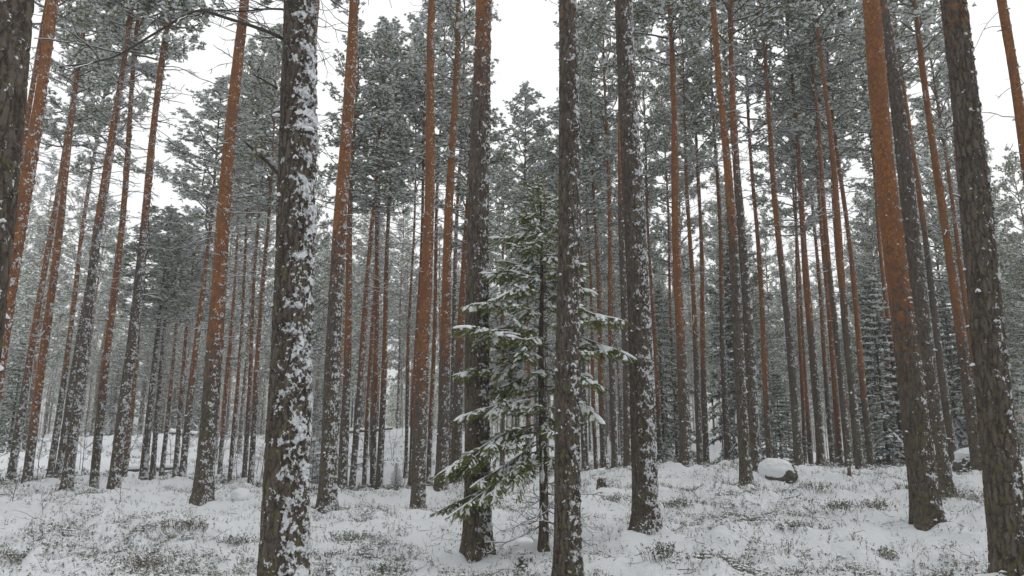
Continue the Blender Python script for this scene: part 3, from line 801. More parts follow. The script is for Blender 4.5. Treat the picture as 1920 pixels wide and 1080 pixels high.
def hero_spruce():
    base = at(1019, 1036, 10.5); zb = gz(base[0], base[1])
    top = at(1013, 345, 10.5); H = top[2] - zb
    lean = ((top[0] - base[0]) / H, 0.0)
    root = empty('spruce_tree', (base[0], base[1], zb), 'young green spruce with snow on its boughs among the central pines', 'tree')
    rs = np.random.default_rng(21)
    zs = np.linspace(-0.3, H, 60)
    R = 0.062 * np.clip(1 - zs / H, 0.0, 1) ** 0.85 + 0.004 + 0.02 * np.exp(-np.maximum(zs, 0) / .15)
    g = Geo()
    att = np.stack([np.full(60, -3.), np.full(60, 0.35), np.full(60, -0.01)], 1)
    tube(g, np.stack([lean[0] * zs + 0.012 * np.sin(zs * 2), 0.01 * np.sin(zs * 1.3), zs], 1), R, 14, 0, att)
    g.build('trunk', [BARK, TWIG, SNOW], root, ATT)
    # (height m, azimuth deg: 0 right, 180 left, 270 towards the camera, length, rise, droop)
    B = []
    z = H - 0.18; k = 0
    while z > 1.15:
        f = 1 - z / H
        nb = 5 if z > 1.6 else 4
        a0 = rs.random() * 360
        for q in range(nb):
            L = (0.22 + 1.02 * f ** 0.80) * rs.uniform(0.65, 1.15)
            az = (a0 + q * 360 / nb + rs.normal() * 12) % 360
            if 20 < az < 160: L *= 0.75
            if z < 2.2: L *= 0.55
            B.append((z + rs.normal() * 0.05, az, L, 0.42 - 0.75 * f + rs.normal() * 0.06, 0.10 + 0.25 * f))
        z -= 0.17 + 0.10 * f; k += 1
    # boughs the photo shows clearly
    def bx(px, py, py0, az, droop=0.2):
        tip = at(px, py, 10.5); z0 = at(1015, py0, 10.5)[2] - zb; L = min(1.45, abs(tip[0] - base[0]) / max(0.6, abs(math.cos(math.radians(az)))))
        dz = (tip[2] - zb - z0) / L + droop * 0.85; B.append((z0, az, L, dz, droop))
    bx(1182, 690, 600, -18, .25); bx(1160, 632, 545, -30, .2); bx(1120, 800, 720, -35, .25); bx(1115, 560, 520, -10, .2)
    bx(865, 600, 545, 195, .2); bx(862, 650, 610, 215, .2); bx(855, 720, 660, 190, .25); bx(858, 800, 735, 200, .3); bx(812, 890, 790, 205, .3)
    bx(800, 965, 860, 197, .55); bx(800, 895, 815, 188, .45); bx(850, 960, 850, 210, .6); bx(920, 455, 430, 185, .12); bx(905, 530, 500, 200, .15)
    bx(890, 920, 830, 215, .35); bx(950, 905, 800, 205, .6); bx(960, 930, 840, 240, .7); bx(1000, 900, 810, 265, .6)
    bx(900, 650, 575, 170, .2); bx(885, 760, 690, 175, .3); bx(930, 580, 520, 215, .2); bx(925, 510, 470, 165, .15); bx(955, 420, 400, 200, .1); bx(1075, 440, 410, -20, .1); bx(1090, 520, 480, -40, .15); bx(1130, 740, 650, -25, .3)
    B = [b for b in B if b[2] >= 0.08]; away = [b for b in B if 50 < b[1] < 130 and b[0] < H * .7]
    while len(B) > 99 and away: B.remove(away.pop(len(away) // 2))
    rest = [b for b in B[30:] if 20 < b[1] < 170]
    while len(B) > 99 and rest: B.remove(rest.pop(len(rest) // 2))
    for z, az, L, el, dr in B:
        if L < 0.08: continue
        bg_ = spruce_bough(L, math.radians(az), math.atan(el), dr, rs, 0, 0.95 if z > 1.5 else 0.75, 1.2 if z > 1.9 else 0.85)
        o = bg_.build('bough', [TWIG, SPRUCE, SNOW], root, smooth_sh=False)
        o.location = (lean[0] * z, 0, z)
    # leader
    lg = Geo(); 
    P = np.array([[lean[0] * H, 0, H - 0.35], [lean[0] * H, 0, H], [lean[0] * H, 0, H + 0.12]])
    tube(lg, P, [0.008, 0.006, 0.003], 5, 0)
    C = P[0] + (P[2] - P[0]) * rs.random((160, 1)); D_ = rs.normal(size=(160, 3)) * .5 + [0, 0, .8]; D_ /= np.linalg.norm(D_, axis=1)[:, None]
    tufts(lg, C, D_, 0.055, 3, rs, 1, 2, 0.12, 0.2)
    lg.build('leader', [TWIG, SPRUCE, SNOW], root, smooth_sh=False)
    # dead lower branches near the foot
    for px, py, py0, az in [(930, 1040, 965, 215), (905, 1052, 985, 200), (1085, 1000, 950, -20), (1130, 985, 945, -12), (1150, 950, 925, 8), (960, 1010, 950, 250), (1100, 1050, 990, -40), (975, 985, 930, 190), (1160, 1030, 975, -25), (1060, 930, 900, 20)]:
        tip = at(px, py, 10.3); z0 = at(1018, py0, 10.5)[2] - zb; L = abs(tip[0] - base[0]) / max(.4, abs(math.cos(math.radians(az))))
        a = math.radians(az); g = Geo()
        P = crooked((0, 0, 0), (math.cos(a), math.sin(a), (tip[2] - zb - z0) / L + 0.05), L, 9, 0.12, 0, rs)
        tube(g, P, np.linspace(0.012, 0.003, 10), 5, 0, cap=False); strip_snow(g, P[1:], np.full(9, 0.012), 1, 0.004)
        for e in range(12):
            k = int(rs.integers(1, 9)); aa = a + rs.choice([-1, 1]) * rs.uniform(.5, 1.2)
            Q = crooked(P[k], (math.cos(aa), math.sin(aa), rs.normal() * .35), rs.uniform(.12, .38), 4, .2, 0, rs)
            tube(g, Q, np.linspace(.005, .0018, 5), 3, 0, cap=False)
            if rs.random() < .7: strip_snow(g, Q, np.full(5, .008), 1, .002)
        o = g.build('dead_branch', [TWIG, SNOW], root); o.location = (lean[0] * z0, 0, z0)
hero_spruce()

def small_spruce_mesh(seed, H=6.0, rad=1.35, step=0.26):
    rs = np.random.default_rng(seed); g = Geo(); tips = []; dirs = []
    zs = np.linspace(-0.3, H, 14)
    z = 0.35
    while z < H - 0.05:
        f = 1 - z / H; nb = 6 if f > .3 else 5; a0 = rs.random() * 6.28
        for q in range(nb):
            if rs.random() < 0.1: continue
            L = (rad * f ** 0.8 + 0.08) * rs.uniform(.65, 1.15); a = a0 + q * 6.28 / nb + rs.normal() * .2
            u = np.linspace(0, 1, 6); el = 0.45 - 0.7 * f; dr = 0.15 + .3 * f
            P = np.stack([np.cos(a) * L * u, np.sin(a) * L * u, z + L * (el * u - dr * u ** 1.6)], 1)
            tube(g, P, np.linspace(.010, .003, 6), 3, 0, cap=False)
            w = 0.055 * (1 - u) ** .6 * (0.4 + u) * 1.3 * rs.uniform(.5, 1.3) + .008
            if rs.random() < .8: strip_snow(g, P[1:], w[1:] * .75, 2, .02, .5)
            m = int(6 + L * 34)
            for e in range(m):
                t = rs.uniform(.12, 1.0); p = P[0] + (P[5] - P[0]) * t; p = np.array([p[0], p[1], np.interp(t, u, P[:, 2])])
                s_ = rs.choice([-1, 1]); wd = 0.33 * L * (1 - t) ** .6 * rs.random()
                dd = np.array([math.cos(a + s_ * .9), math.sin(a + s_ * .9), -0.3]); tips.append(p + dd * wd); dirs.append(dd / np.linalg.norm(dd) + rs.normal(size=3) * .15)
        z += step * (0.7 + .5 * f)
    tufts(g, np.array(tips), np.array(dirs), 0.10, 6, rs, 1, 2, 0.85, .16, .54)
    tr = Geo(); att = np.stack([np.full(14, -3.), np.full(14, 0.2), np.full(14, -0.02)], 1)
    tube(tr, np.stack([0 * zs, 0 * zs, zs], 1), 0.055 * np.clip(1 - zs / H, .04, 1), 8, 0, att)
    return g, tr
SPR = []
for q in range(4):
    g, tr = small_spruce_mesh(60 + q, rad=[1.3, 1.5, 1.15, 1.6][q])
    SPR.append((hide_proto(g.build('boughs', [TWIG, SPRUCE_FAR, SNOW], smooth_sh=False)), hide_proto(tr.build('trunk', [BARK], None, ATT))))
for i, (xb, yb, D, ytop, wsc, label) in enumerate([
    (1390, 878, 30, 470, 1.1, 'snowy spruce behind the close pair of pines left of the rock'),
    (1466, 868, 27, 700, 1.2, 'small snow laden spruce just above the snow capped rock'),
    (1668, 884, 27, 520, 1.35, 'spruce with long drooping boughs right of the two tone pine'),
    (1246, 866, 31, 540, 1.0, 'narrow spruce right of the snow streaked grey pine on the rise'),
    (1800, 862, 34, 570, 1.3, 'dark snowy spruce behind the boulder, left of the orange pine'),
    (1885, 866, 33, 500, 1.4, 'dark spruce mostly hidden by the mossy pine at the right edge'),
    (15, 850, 36, 640, 1.3, 'dark snowy spruce low at the left edge of the photo'),
    (205, 845, 60, 640, 1.4, 'dark far spruce behind the slender orange pine of the left quarter'),
    (350, 842, 62, 650, 1.4, 'dark far spruce left of the orange pine with dark foot'),
    (470, 846, 58, 690, 1.0, 'dark far spruce left of the thick foreground trunk'),
    (742, 922, 27, 872, 0.8, 'tiny snow laden sapling right of the two orange pines by the log'),
    (600, 900, 30, 700, 0.8, 'thin far spruce beside the thick foreground trunk, right side')]):
    p = at(xb, yb, D); zb = gz(p[0], p[1]); h_ = at(xb, ytop, D)[2] - zb
    root = empty('spruce_tree' if h_ > 1.2 else 'spruce_sapling', (p[0], p[1], zb), label, 'tree')
    a, b = SPR[i % 4]; k = h_ / 6.0; kx = wsc * (k ** 0.6)
    if h_ < 1.2: kx = 0.28
    sp = Quaternion((0, 0, 1), rnd.uniform(0, 6.28))
    inst(a, root, (0, 0, 0), sp, (kx, kx, k)); inst(b, root, (0, 0, 0), sp, (kx, kx, k))

# ------------------------------------------------------------------ rocks, stumps, logs
def blob(g, c, r, seed, mat=0, nu=40, nv=24, amp=0.18, freq=1.6, zcut=None, power=1.0):
    th = np.linspace(0, 2 * np.pi, nu, endpoint=False); ph = np.linspace(0.02, np.pi - 0.02, nv)
    Pg, Tg = np.meshgrid(ph, th, indexing='ij')
    d = np.stack([np.sin(Pg) * np.cos(Tg), np.sin(Pg) * np.sin(Tg), np.cos(Pg)], -1).reshape(-1, 3)
    nn = noise3(d * freq + seed) + 0.5 * noise3(d * freq * 2.3 + seed + 9) + 0.25 * noise3(d * freq * 5 + seed)
    sg = np.sign(d) * np.abs(d) ** power
    V = sg * (1 + amp * nn)[:, None] * np.array(r)[None] + np.array(c)[None]
    if zcut is not None: V[:, 2] = np.maximum(V[:, 2], zcut(V))
    i = np.arange(nv - 1)[:, None] * nu; j = np.arange(nu)[None]; j2 = (j + 1) % nu
    g.add(V, np.stack([i + j, i + nu + j, i + nu + j2, i + j2], -1).reshape(-1, 4), mat)
def rock(xb, yb, D, W, Hh, label, name, seed, capk=1.05, tilt=0.0, drop=0.0):
    p = at(xb, yb, D); zb = gz(p[0], p[1])
    root = empty(name, (p[0], p[1], zb), label, 'rock')
    g = Geo(); blob(g, (0, 0, Hh * 0.25), (W / 2, W * 0.42, Hh * 0.66), seed, 0, 90, 60, 0.30, 1.5, power=0.8); g.build('stone', [ROCK], root)
    g = Geo(); blob(g, (W * tilt, 0, Hh * (0.70 - drop)), (W / 2 * capk, W * 0.45 * capk, Hh * (0.38 + drop * .9)), seed + 3, 0, 90, 50, 0.15, 2.6, power=0.95); g.build('snow_cap', [SNOW], root)
    return root
rock(1463, 903, 17.0, 0.68, 0.42, 'low dark rock with a thick snow cap beside the close pair of pines', 'snowy_rock', 2.0, 1.08, -0.13, .22)
rock(1838, 904, 18.8, 0.98, 0.54, 'grey boulder with flat snow cap behind the right hand pines', 'snowy_boulder', 6.0, .98)
def stump(xb, yb, D, r, h, label, capr, lean=0.0, mat=None, name='tree_stump'):
    p = at(xb, yb, D); zb = gz(p[0], p[1]); root = empty(name, (p[0], p[1], zb), label, 'stump')
    zs = np.linspace(-0.2, h, 14); g = Geo(); att = np.stack([np.full(14, -2. if mat is None else .45), np.full(14, .6), np.full(14, .16 if r > .1 else .0)], 1)
    tube(g, np.stack([lean * zs, 0 * zs, zs], 1), r * (1 + .08 * np.sin(zs * 47)) * (1 + .25 * np.exp(-np.maximum(zs, 0) / .08)) * (1 + 0.05 * np.sin(zs * 30)), 16, 0, att)
    g.build('stem', [BARK], root, ATT)
    g = Geo(); blob(g, (lean * h, 0, h + capr * 0.15), (r * capr if capr > .6 else r, r * 1.05, r * 0.45), 4.0 + xb, 0, 24, 14, .12); g.build('snow_cap', [SNOW], root)
stump(1128, 925, 15.0, 0.085, 0.20, 'short sawn stump with thin snow cap on the rise right of the spruce', 1.0)
stump(983, 1072, 9.6, 0.11, 0.20, 'snow plastered stump by the foot of the young spruce', 1.0)
stump(1594, 910, 17.0, 0.035, 0.20, 'small reddish broken stub poking up from snow on the right', 0.9, 0.05, 1)
def mound(xb, yb, D, r, label):
    p = at(xb, yb, D); zb = gz(p[0], p[1]); g = Geo()
    blob(g, (0, 0, r[2] * .3), r, xb * .1, 0, 40, 24, .14, 1.5); o = g.build('snow_hummock', [SNOW], None); o.location = (p[0], p[1], zb); tag(o, label, 'snow hummock')
mound(450, 945, 15.5, (.19, .2, .17), 'round snow covered hump left of the thick foreground trunk')
def log(x0, y0, x1, y1, D0, D1, r, label, up=0.0):
    a, b = at(x0, y0, D0), at(x1, y1, D1)
    for q in (a, b): q[2] = gz(q[0], q[1]) + r * .8 + up
    c = (a + b) / 2; root = empty('fallen_log', c, label, 'log'); n = 12; t = np.linspace(0, 1, n)[:, None]; P = a + (b - a) * t - c
    for k in range(n): P[k, 2] = max(P[k, 2], gz(P[k, 0] + c[0], P[k, 1] + c[1]) - c[2] + r * .3)
    g = Geo(); tube(g, P, np.linspace(r, r * .6, n), 10, 0, np.stack([np.full(n, -2.), np.zeros(n), np.full(n, -.1)], 1)); g.build('stem', [BARK], root, ATT)
    g = Geo(); strip_snow(g, P, np.linspace(r, r * .6, n) * rnd.uniform(1.0, 1.25) * np.array([rnd.uniform(.7, 1.15) for _ in range(n)]), 0, r * .25, .75); g.build('snow_cover', [SNOW], root)
log(650, 833, 735, 824, 46, 47, .13, 'long snow topped log lying across the far hollow left of centre')
log(700, 852, 775, 862, 38, 36, .05, 'thin fallen stem lying below the long log in the hollow')
log(620, 880, 700, 868, 33, 36, .06, 'slanting fallen stem in the hollow left of the two orange pines')
log(240, 880, 345, 872, 33, 34, .13, 'snow covered fallen log between the left hand pines')
log(318, 828, 372, 822, 50, 50, .18, 'dark log lying on the far snow slope at the left')
log(640, 905, 570, 912, 24, 23, .05, 'low fallen branch behind the foot of the snow flecked reddish pine')
log(1160, 862, 1090, 858, 44, 44, .10, 'fallen log in the far snow gap right of centre')
log(1770, 955, 1788, 948, 13.6, 13.9, .03, 'short broken stick poking out beside the dark purplish pine')
log(365, 898, 347, 855, 26, 26, .05, 'pale slanting stick left of the dark foot of the orange pine', .0)

# ------------------------------------------------------------------ twiggy things standing in the snow
def sapling(xb, yb, D, ytop, n, label, r=.012, name='bare_sapling', spread=.5, seed=0, snowp=.5):
    rs = np.random.default_rng(900 + seed); p = at(xb, yb, D); zb = gz(p[0], p[1]); h_ = at(xb, ytop, D)[2] - zb
    g = Geo(); P = crooked((0, 0, -.1), (rs.normal() * .08, 0, 1), h_ + .1, 10, .05, .02, rs); tube(g, P, np.linspace(r, .003, 11), 5, 0)
    for e in range(n):
        k = int(rs.integers(2, 10)); a = rs.random() * 6.28; L = spread * rs.uniform(.3, 1) * (1 - k / 14)
        Q = crooked(P[k], (math.cos(a), math.sin(a), rs.uniform(.2, 1.1)), L, 5, .15, .03, rs); tube(g, Q, np.linspace(r * .5, .0025, 6), 3, 0, cap=False)
        if rs.random() < snowp: strip_snow(g, Q, np.full(6, .008), 1, .003)
        for w in range(3):
            Q2 = crooked(Q[int(rs.integers(1, 5))], (math.cos(a + rs.normal()), math.sin(a + rs.normal()), .5), L * .4, 3, .2, 0, rs); tube(g, Q2, np.linspace(.004, .002, 4), 3, 0, cap=False)
    o = g.build(name, [TWIG, SNOW], None); o.location = (p[0], p[1], zb); tag(o, label, 'sapling')
SAPS = [(224, 960, 15, 885, 4, 'tiny bare sapling in the snow below the pine with bare side branches', .006), (578, 935, 20, 790, 14, 'bare twiggy sapling hugging the right side of the thick foreground trunk', .010),
 (592, 940, 22, 770, 14, 'second bare sapling between the thick foreground trunk and the reddish pine', .010), (560, 900, 27, 740, 14, 'bare sapling partly behind the thick foreground trunk', .012),
 (445, 915, 24, 800, 12, 'bushy bare sapling just left of the thick foreground trunk', .010), (395, 905, 26, 790, 10, 'thin bare sapling right of the foot of the orange pine', .010),
 (484, 905, 24, 760, 12, 'bare sapling touching the left edge of the thick foreground trunk', .010), (150, 880, 30, 760, 12, 'bare sapling low between two left hand pines', .012),
 (20, 960, 13, 880, 8, 'bare twig clump at the lower left edge', .006), (80, 975, 12.5, 925, 6, 'arching bare twigs in the lower left corner', .005),
 (760, 905, 26, 820, 8, 'fine bare twigs right of the tiny snow laden sapling', .008), (640, 880, 34, 790, 10, 'grey bare sapling in the hollow left of the orange pines', .012)]
for i, (x, y, D, yt, n, l, r) in enumerate(SAPS): sapling(x, y, D, yt, n, l, r, seed=i)

def heather(xb, yb, D, w, h_, n, label, seed):
    w *= 1.2
    rs = np.random.default_rng(1300 + seed); p = at(xb, yb, D); zb = gz(p[0], p[1]); g = Geo(); tp = []; td = []
    for e in range(n):
        a = rs.random() * 6.28; r0 = w * .5 * abs(rs.normal()) * .75; b = np.array([r0 * math.cos(a), r0 * math.sin(a) * .8, -.03])
        P = crooked(b, (math.cos(a) * .55 + rs.normal() * .2, math.sin(a) * .5 + rs.normal() * .2, 1), h_ * rs.uniform(.5, 1.1), 5, .12, .02, rs)
        tube(g, P, np.linspace(.0035, .0015, 6), 3, 0, cap=False)
        for k in range(3, 6):
            for w_ in range(2): tp.append(P[k] + rs.normal(size=3) * .01); d = rs.normal(size=3) * .6 + [0, 0, .6]; td.append(d / np.linalg.norm(d))
    tufts(g, np.array(tp), np.array(td), .023, 3, rs, 1, 2, .45, .30, .45)
    o = g.build('heather_clump', [HEATHT, HEATH, SNOW], None, smooth_sh=False); o.location = (p[0], p[1], zb); tag(o, label, 'shrub', 'low shrub clumps sticking out of the snow')
HC = [(1335, 925, 14.5, .7, .20, 90, 'wide grey brown heather clump left of the snow capped rock'), (1385, 928, 14.0, .35, .2, 40, 'heather at the foot of the front pine of the close pair'),
 (1530, 928, 14.5, .3, .24, 45, 'rounded heather clump below the stout footed orange pine'), (1695, 925, 14.8, .4, .25, 50, 'pale heather clump left of the flaky orange pine'),
 (1490, 985, 11.5, .7, .12, 90, 'dark evergreen shrub patch low in the middle of the right foreground'), (1405, 970, 12, .3, .12, 40, 'small green shrub patch below the snow drift on the right'),
 (1640, 960, 12.6, .35, .2, 45, 'sparse twig clump left of the foot of the flaky orange pine'), (1330, 1060, 9.6, .35, .18, 45, 'heather clump at the bottom edge right of centre'),
 (1248, 1068, 9.4, .22, .22, 36, 'upright heather tuft at the bottom right of the straight trunk'), (1660, 1040, 10.2, .4, .16, 45, 'loose heather clump in the lower right foreground'),
 (655, 1000, 12, .45, .18, 60, 'grey heather clump right of the thick foreground trunk'), (735, 1060, 9.8, .4, .14, 50, 'low shrub patch at the bottom left of the stout pine'),
 (165, 925, 17, .5, .22, 55, 'twiggy heather clump beside the dark leaning pine'), (340, 1010, 11.3, .6, .14, 90, 'dark evergreen patch in the left foreground centre'),
 (270, 1050, 9.8, .45, .18, 60, 'grass like heather tuft low in the left foreground'), (40, 1040, 10.2, .4, .15, 45, 'heather clump near the bottom left corner'),
 (1270, 960, 13, .4, .14, 45, 'heather beside the foot of the snow streaked grey pine'), (440, 1010, 11.3, .4, .16, 45, 'heather clump left of the foot of the thick foreground trunk'),
 (1815, 960, 13.0, .5, .14, 50, 'shrub patch in front of the boulder'), (1575, 970, 12.2, .5, .15, 55, 'shrub patch below the reddish broken stub'),
 (1150, 945, 14, .5, .2, 55, 'twiggy heather beyond the spruce, left of the snow streaked pine'), (880, 1000, 12.2, .4, .15, 40, 'shrub tips under the left spruce boughs')]
for i, a in enumerate(HC): heather(*a, i)

# ------------------------------------------------------------------ ground cover poking through the snow
def cover():
    rs = np.random.default_rng(77); g = Geo()
    n = 150000
    ang = np.radians(rs.uniform(-37, 37, n)); r = 7.0 * (26 / 7.0) ** rs.random(n)
    x = r * np.sin(ang); y = r * np.cos(ang)
    dens = smooth(-0.10, 0.35, fbm2(x, y, 0.42, 3, 5.0)) * 0.85 + 0.12
    fine_ = smooth(-0.1, 0.25, fbm2(x, y, 2.6, 2, 8.0))
    keep = rs.random(n) < dens * (0.25 + 0.75 * fine_)
    x = x[keep]; y = y[keep]; m = len(x)
    z = ground_h(x, y)
    C = np.stack([x, y, z - 0.01], 1)
    D = rs.normal(size=(m, 3)) * 0.45 + [0, 0, 1]; D /= np.linalg.norm(D, axis=1)[:, None]
    sz = rs.uniform(.04, .13, m)
    # stems
    sd = np.cross(D, rs.normal(size=(m, 3))); sd /= np.linalg.norm(sd, axis=1)[:, None]
    for q in range(3):
        D2 = D + rs.normal(size=(m, 3)) * .35 * (q > 0)
        V = np.stack([C + sd * .002, C - sd * .002, C + D2 * sz[:, None] * rs.uniform(.8, 1.5, (m, 1))], 1).reshape(-1, 3); b = np.arange(m)[:, None] * 3
        g.add(V, b + np.array([0, 1, 2]), 0)
    for q in range(6):                                   # leaves up the stem
        t = rs.uniform(.3, 1.0, m)[:, None]; c = C + D * sz[:, None] * t
        d = rs.normal(size=(m, 3)); d[:, 2] = np.abs(d[:, 2]) * .5; d /= np.linalg.norm(d, axis=1)[:, None]
        s = np.cross(d, rs.normal(size=(m, 3))); s /= np.linalg.norm(s, axis=1)[:, None]; L = rs.uniform(.010, .022, m)[:, None]
        V = np.stack([c, c + d * L * .5 + s * L * .32, c + d * L, c + d * L * .5 - s * L * .32], 1).reshape(-1, 3); b = np.arange(m)[:, None] * 4
        g.add(V, b + np.array([0, 1, 2, 3]), 1)
    for q in range(700):                                 # fallen twigs and bark strips lying on the snow
        a = math.radians(rs.uniform(-36, 36)); rr = 6.5 * (20 / 6.5) ** rs.random(); X, Y_ = rr * math.sin(a), rr * math.cos(a); az = rs.random() * 6.28; L = rs.uniform(.08, .45)
        P = crooked((X, Y_, gz(X, Y_) + .012), (math.cos(az), math.sin(az), rs.uniform(-.05, .35)), L, 4, .15, -.02, rs); tube(g, P, np.linspace(.004, .0015, 5) * rs.uniform(.7, 1.5), 3, 3, cap=False)
    sel = rs.random(m) < .45
    Cs = C[sel] + D[sel] * (sz[sel] * .8)[:, None]; k = len(Cs); s = rs.uniform(.010, .026, k)
    an = np.arange(5) / 5 * 6.28
    ring = np.stack([np.cos(an)[None] * s[:, None] * 1.3, np.sin(an)[None] * s[:, None], rs.normal(size=(k, 5)) * .1 * s[:, None]], -1) + Cs[:, None]
    V = np.concatenate([ring, (Cs + np.stack([0 * s, 0 * s, s * .7], 1))[:, None]], 1).reshape(-1, 3); b = np.arange(k)[:, None] * 6
    g.add(V, np.concatenate([b + np.array([q, (q + 1) % 5, 5]) for q in range(5)]), 2)
    o = g.build('ground_cover', [HEATHT, HEATH, SNOW, TWIG], None, smooth_sh=False)
    tag(o, 'small evergreen sprigs of heath plants poking up through the snow', 'ground cover', kind='stuff')
cover()

SAPM = []
for q in range(5):
    rs = np.random.default_rng(820 + q); g = Geo(); h_ = rs.uniform(2.6, 4.2)
    P = crooked((0, 0, -.1), (rs.normal() * .08, 0, 1), h_ + .1, 10, .05, .02, rs); tube(g, P, np.linspace(.014, .003, 11), 5, 0)
    for e in range(20):
        k = int(rs.integers(2, 10)); a = rs.random() * 6.28; L = rs.uniform(.3, 1) * (1 - k / 14)
        Q = crooked(P[k], (math.cos(a), math.sin(a), rs.uniform(.1, 1.0)), L, 5, .15, .03, rs); tube(g, Q, np.linspace(.007, .003, 6), 3, 0, cap=False)
        if rs.random() < .8: strip_snow(g, Q, np.full(6, .010), 1, .003)
        for w in range(4):
            Q2 = crooked(Q[int(rs.integers(1, 5))], (math.cos(a + rs.normal()), math.sin(a + rs.normal()), .5), L * .4, 3, .2, 0, rs); tube(g, Q2, np.linspace(.005, .0025, 4), 3, 0, cap=False)
            if rs.random() < .6: strip_snow(g, Q2, np.full(4, .008), 1, .002)
    SAPM.append(hide_proto(g.build('bare_sapling', [TWIG, SNOW])))
byl = {}; n = 0
while n < 90:
    D = rnd.uniform(24, 46); px = rnd.choice([rnd.uniform(-30, 500), rnd.uniform(560, 860), rnd.uniform(380, 640), rnd.uniform(1080, 1900)]); x = (px - 960) / F * D
    if not free(x, D, .7): continue
    n += 1; placed.append((x, D))
    o = SAPM[n % 5].copy(); col.objects.link(o); o.location = (x, D, gz(x, D)); o.rotation_euler = (0, rnd.gauss(0, .05), rnd.uniform(0, 6.28)); o.scale = (1, 1, rnd.uniform(.5, 1.1))
    tag(o, None, 'sapling', 'bare saplings growing between the pines')
    p2 = pix((x, D, at(960, 750, D)[2]))[0]; k = max([q for q in range(len(lm)) if lm[q][0] <= p2], default=-1); byl.setdefault(k, []).append((p2, o))
for k, l in byl.items():
    l.sort(key=lambda t: t[0])
    if k < 0: l.reverse()
    for q, (p2, o) in enumerate(l): o['label'] = f"{ORD[q]} bare snowy sapling {'left' if k < 0 else 'right'} of the {lm[max(k, 0)][1]}"

def far_cover():
    rs = np.random.default_rng(78); g = Geo(); n = 26000
    ang = np.radians(rs.uniform(-37, 37, n)); r = 22 * (70 / 22) ** rs.random(n); x = r * np.sin(ang); y = r * np.cos(ang)
    keep = rs.random(n) < smooth(-0.15, 0.3, fbm2(x, y, 0.3, 3, 5.0)); x = x[keep]; y = y[keep]; m = len(x)
    C = np.stack([x, y, ground_h(x, y) + .02], 1); D = rs.normal(size=(m, 3)) * .5 + [0, 0, 1]; D /= np.linalg.norm(D, axis=1)[:, None]
    tufts(g, C, D, .16, 4, rs, 0, 1, .6, .10, .35)
    tag(g.build('far_ground_cover', [HEATHT, SNOW], None, smooth_sh=False), 'snowy low growth scattered over the hollow between the farther pines', 'ground cover', kind='stuff')
far_cover()

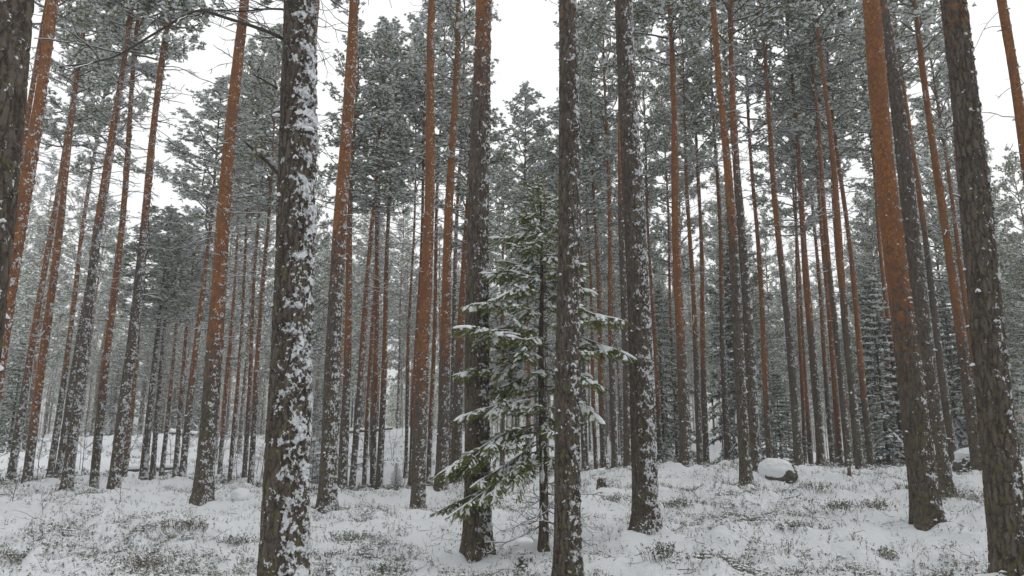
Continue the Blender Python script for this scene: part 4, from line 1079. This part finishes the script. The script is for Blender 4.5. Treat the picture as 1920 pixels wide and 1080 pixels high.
# ------------------------------------------------------------------ limbs of the foreground trees
LIMB = leafmat('limb_bark', (0.040, 0.034, 0.030, 1), (0.075, 0.063, 0.055, 1), 8.0)
def hero_limbs():
    root = [o for o in scene.objects if o.get('label', '') == T[0][8]][0]; o0 = np.array(root.location); rs = np.random.default_rng(3)
    def limb(pts, Y, r0, r1, name, twigs=0, snow=.9, dep=None, lab=None, tl=.5):
        dep = dep or [Y] * len(pts); P = np.array([at(x, y, d) for (x, y), d in zip(pts, dep)]) - o0
        t = np.linspace(0, len(P) - 1, (len(P) - 1) * 4 + 1); Q = np.stack([np.interp(t, np.arange(len(P)), P[:, k]) for k in range(3)], 1)
        Q[1:-1] = (Q[:-2] + 2 * Q[1:-1] + Q[2:]) / 4; Q[1:-1] = (Q[:-2] + 2 * Q[1:-1] + Q[2:]) / 4; g = Geo(); R = np.linspace(r0, r1, len(Q)); tube(g, Q, R, 8, 0); strip_snow(g, Q, R * snow * .55, 1, r0 * .5, .5)
        for e in range(twigs):
            k = int(rs.integers(2, len(Q))); d = Q[k] - Q[k - 1]; d = d / np.linalg.norm(d) + rs.normal(size=3) * .6
            W = crooked(Q[k], d, tl * rs.uniform(.4, 1.2), 6, .15, -.02, rs); tube(g, W, np.linspace(.006, .002, 7), 4, 0, cap=False); strip_snow(g, W, np.full(7, .006), 1, .003)
            for w in range(3): W2 = crooked(W[int(rs.integers(1, 5))], d + rs.normal(size=3) * .5, tl * .4, 3, .2, 0, rs); tube(g, W2, np.linspace(.004, .0015, 4), 3, 0, cap=False)
        o = g.build(name, [LIMB, SNOW], root)
        if lab: tag(o, lab)
        return g
    limb([(540, 78), (505, 60), (465, 46), (425, 34), (372, 16), (330, 38), (270, 75), (215, 108), (160, 120), (110, 126)], 6, .017, .005, 'long_branch', 10, .8, [6, 5.9, 5.8, 5.7, 5.6, 5.5, 5.4, 5.3, 5.2, 5.1], 'long bare branch arching away to the left')
    limb([(540, 18), (500, 16), (455, 22), (415, 20), (375, 17)], 6, .010, .004, 'branch', 5, .7, None, None, .35)
    limb([(520, 166), (498, 152), (474, 140)], 6, .012, .006, 'branch', 4, .7, None, None, .2)
    limb([(520, 325), (502, 305), (482, 288), (461, 268)], 6, .016, .010, 'broken_stub', 0, .3, None, 'broken lichened stub with a clump of snow')
    g = Geo(); p = at(486, 287, 6) - o0; blob(g, p + [0, 0, .01], (.055, .03, .03), 3, 0, 20, 14, .3); C = p + rs.normal(size=(60, 3)) * .03; D_ = rs.normal(size=(60, 3)); D_[:, 2] -= .5; D_ /= np.linalg.norm(D_, axis=1)[:, None]
    tufts(g, C, D_, .05, 4, rs, 1, 0, 0, .12); g.build('lichen_tuft', [SNOW, HEATH], root, smooth_sh=False)
    g = Geo(); P = np.array([at(555, 245, 5.9), at(578, 247, 5.9), at(588, 252, 5.88)]) - o0; tube(g, P, [.022, .016, .014], 8, 0); blob(g, P[1] + [0, 0, .02], (.05, .04, .022), 5, 1, 20, 12, .2); g.build('knot', [LIMB, SNOW], root)
hero_limbs()

# ------------------------------------------------------------------ snow haze in the air
hm = bpy.data.materials.new('haze_air'); hm.use_nodes = True; hn = hm.node_tree.nodes; hn.clear()
pv = hn.new('ShaderNodeVolumePrincipled'); pv.inputs['Color'].default_value = (0.95, 0.96, 0.95, 1); pv.inputs['Density'].default_value = 0.0036
pv.inputs['Anisotropy'].default_value = 0.2
ho = hn.new('ShaderNodeOutputMaterial'); hm.node_tree.links.new(pv.outputs[0], ho.inputs['Volume'])
gz_all = [v.co.z for v in bpy.data.objects['snowy_ground'].data.vertices]
g = Geo(); X0, X1, Y0, Y1, Z0, Z1 = -905, 905, -905, 905, min(gz_all) - 1.0, 34.0
V = np.array([[x, y, z] for x in (X0, X1) for y in (Y0, Y1) for z in (Z0, Z1)])
g.add(V, np.array([[0, 1, 3, 2], [4, 6, 7, 5], [0, 4, 5, 1], [2, 3, 7, 6], [0, 2, 6, 4], [1, 5, 7, 3]]))
tag(g.build('haze', [hm], None, smooth_sh=False), 'thin frosty haze between the trees', 'haze', kind='stuff')
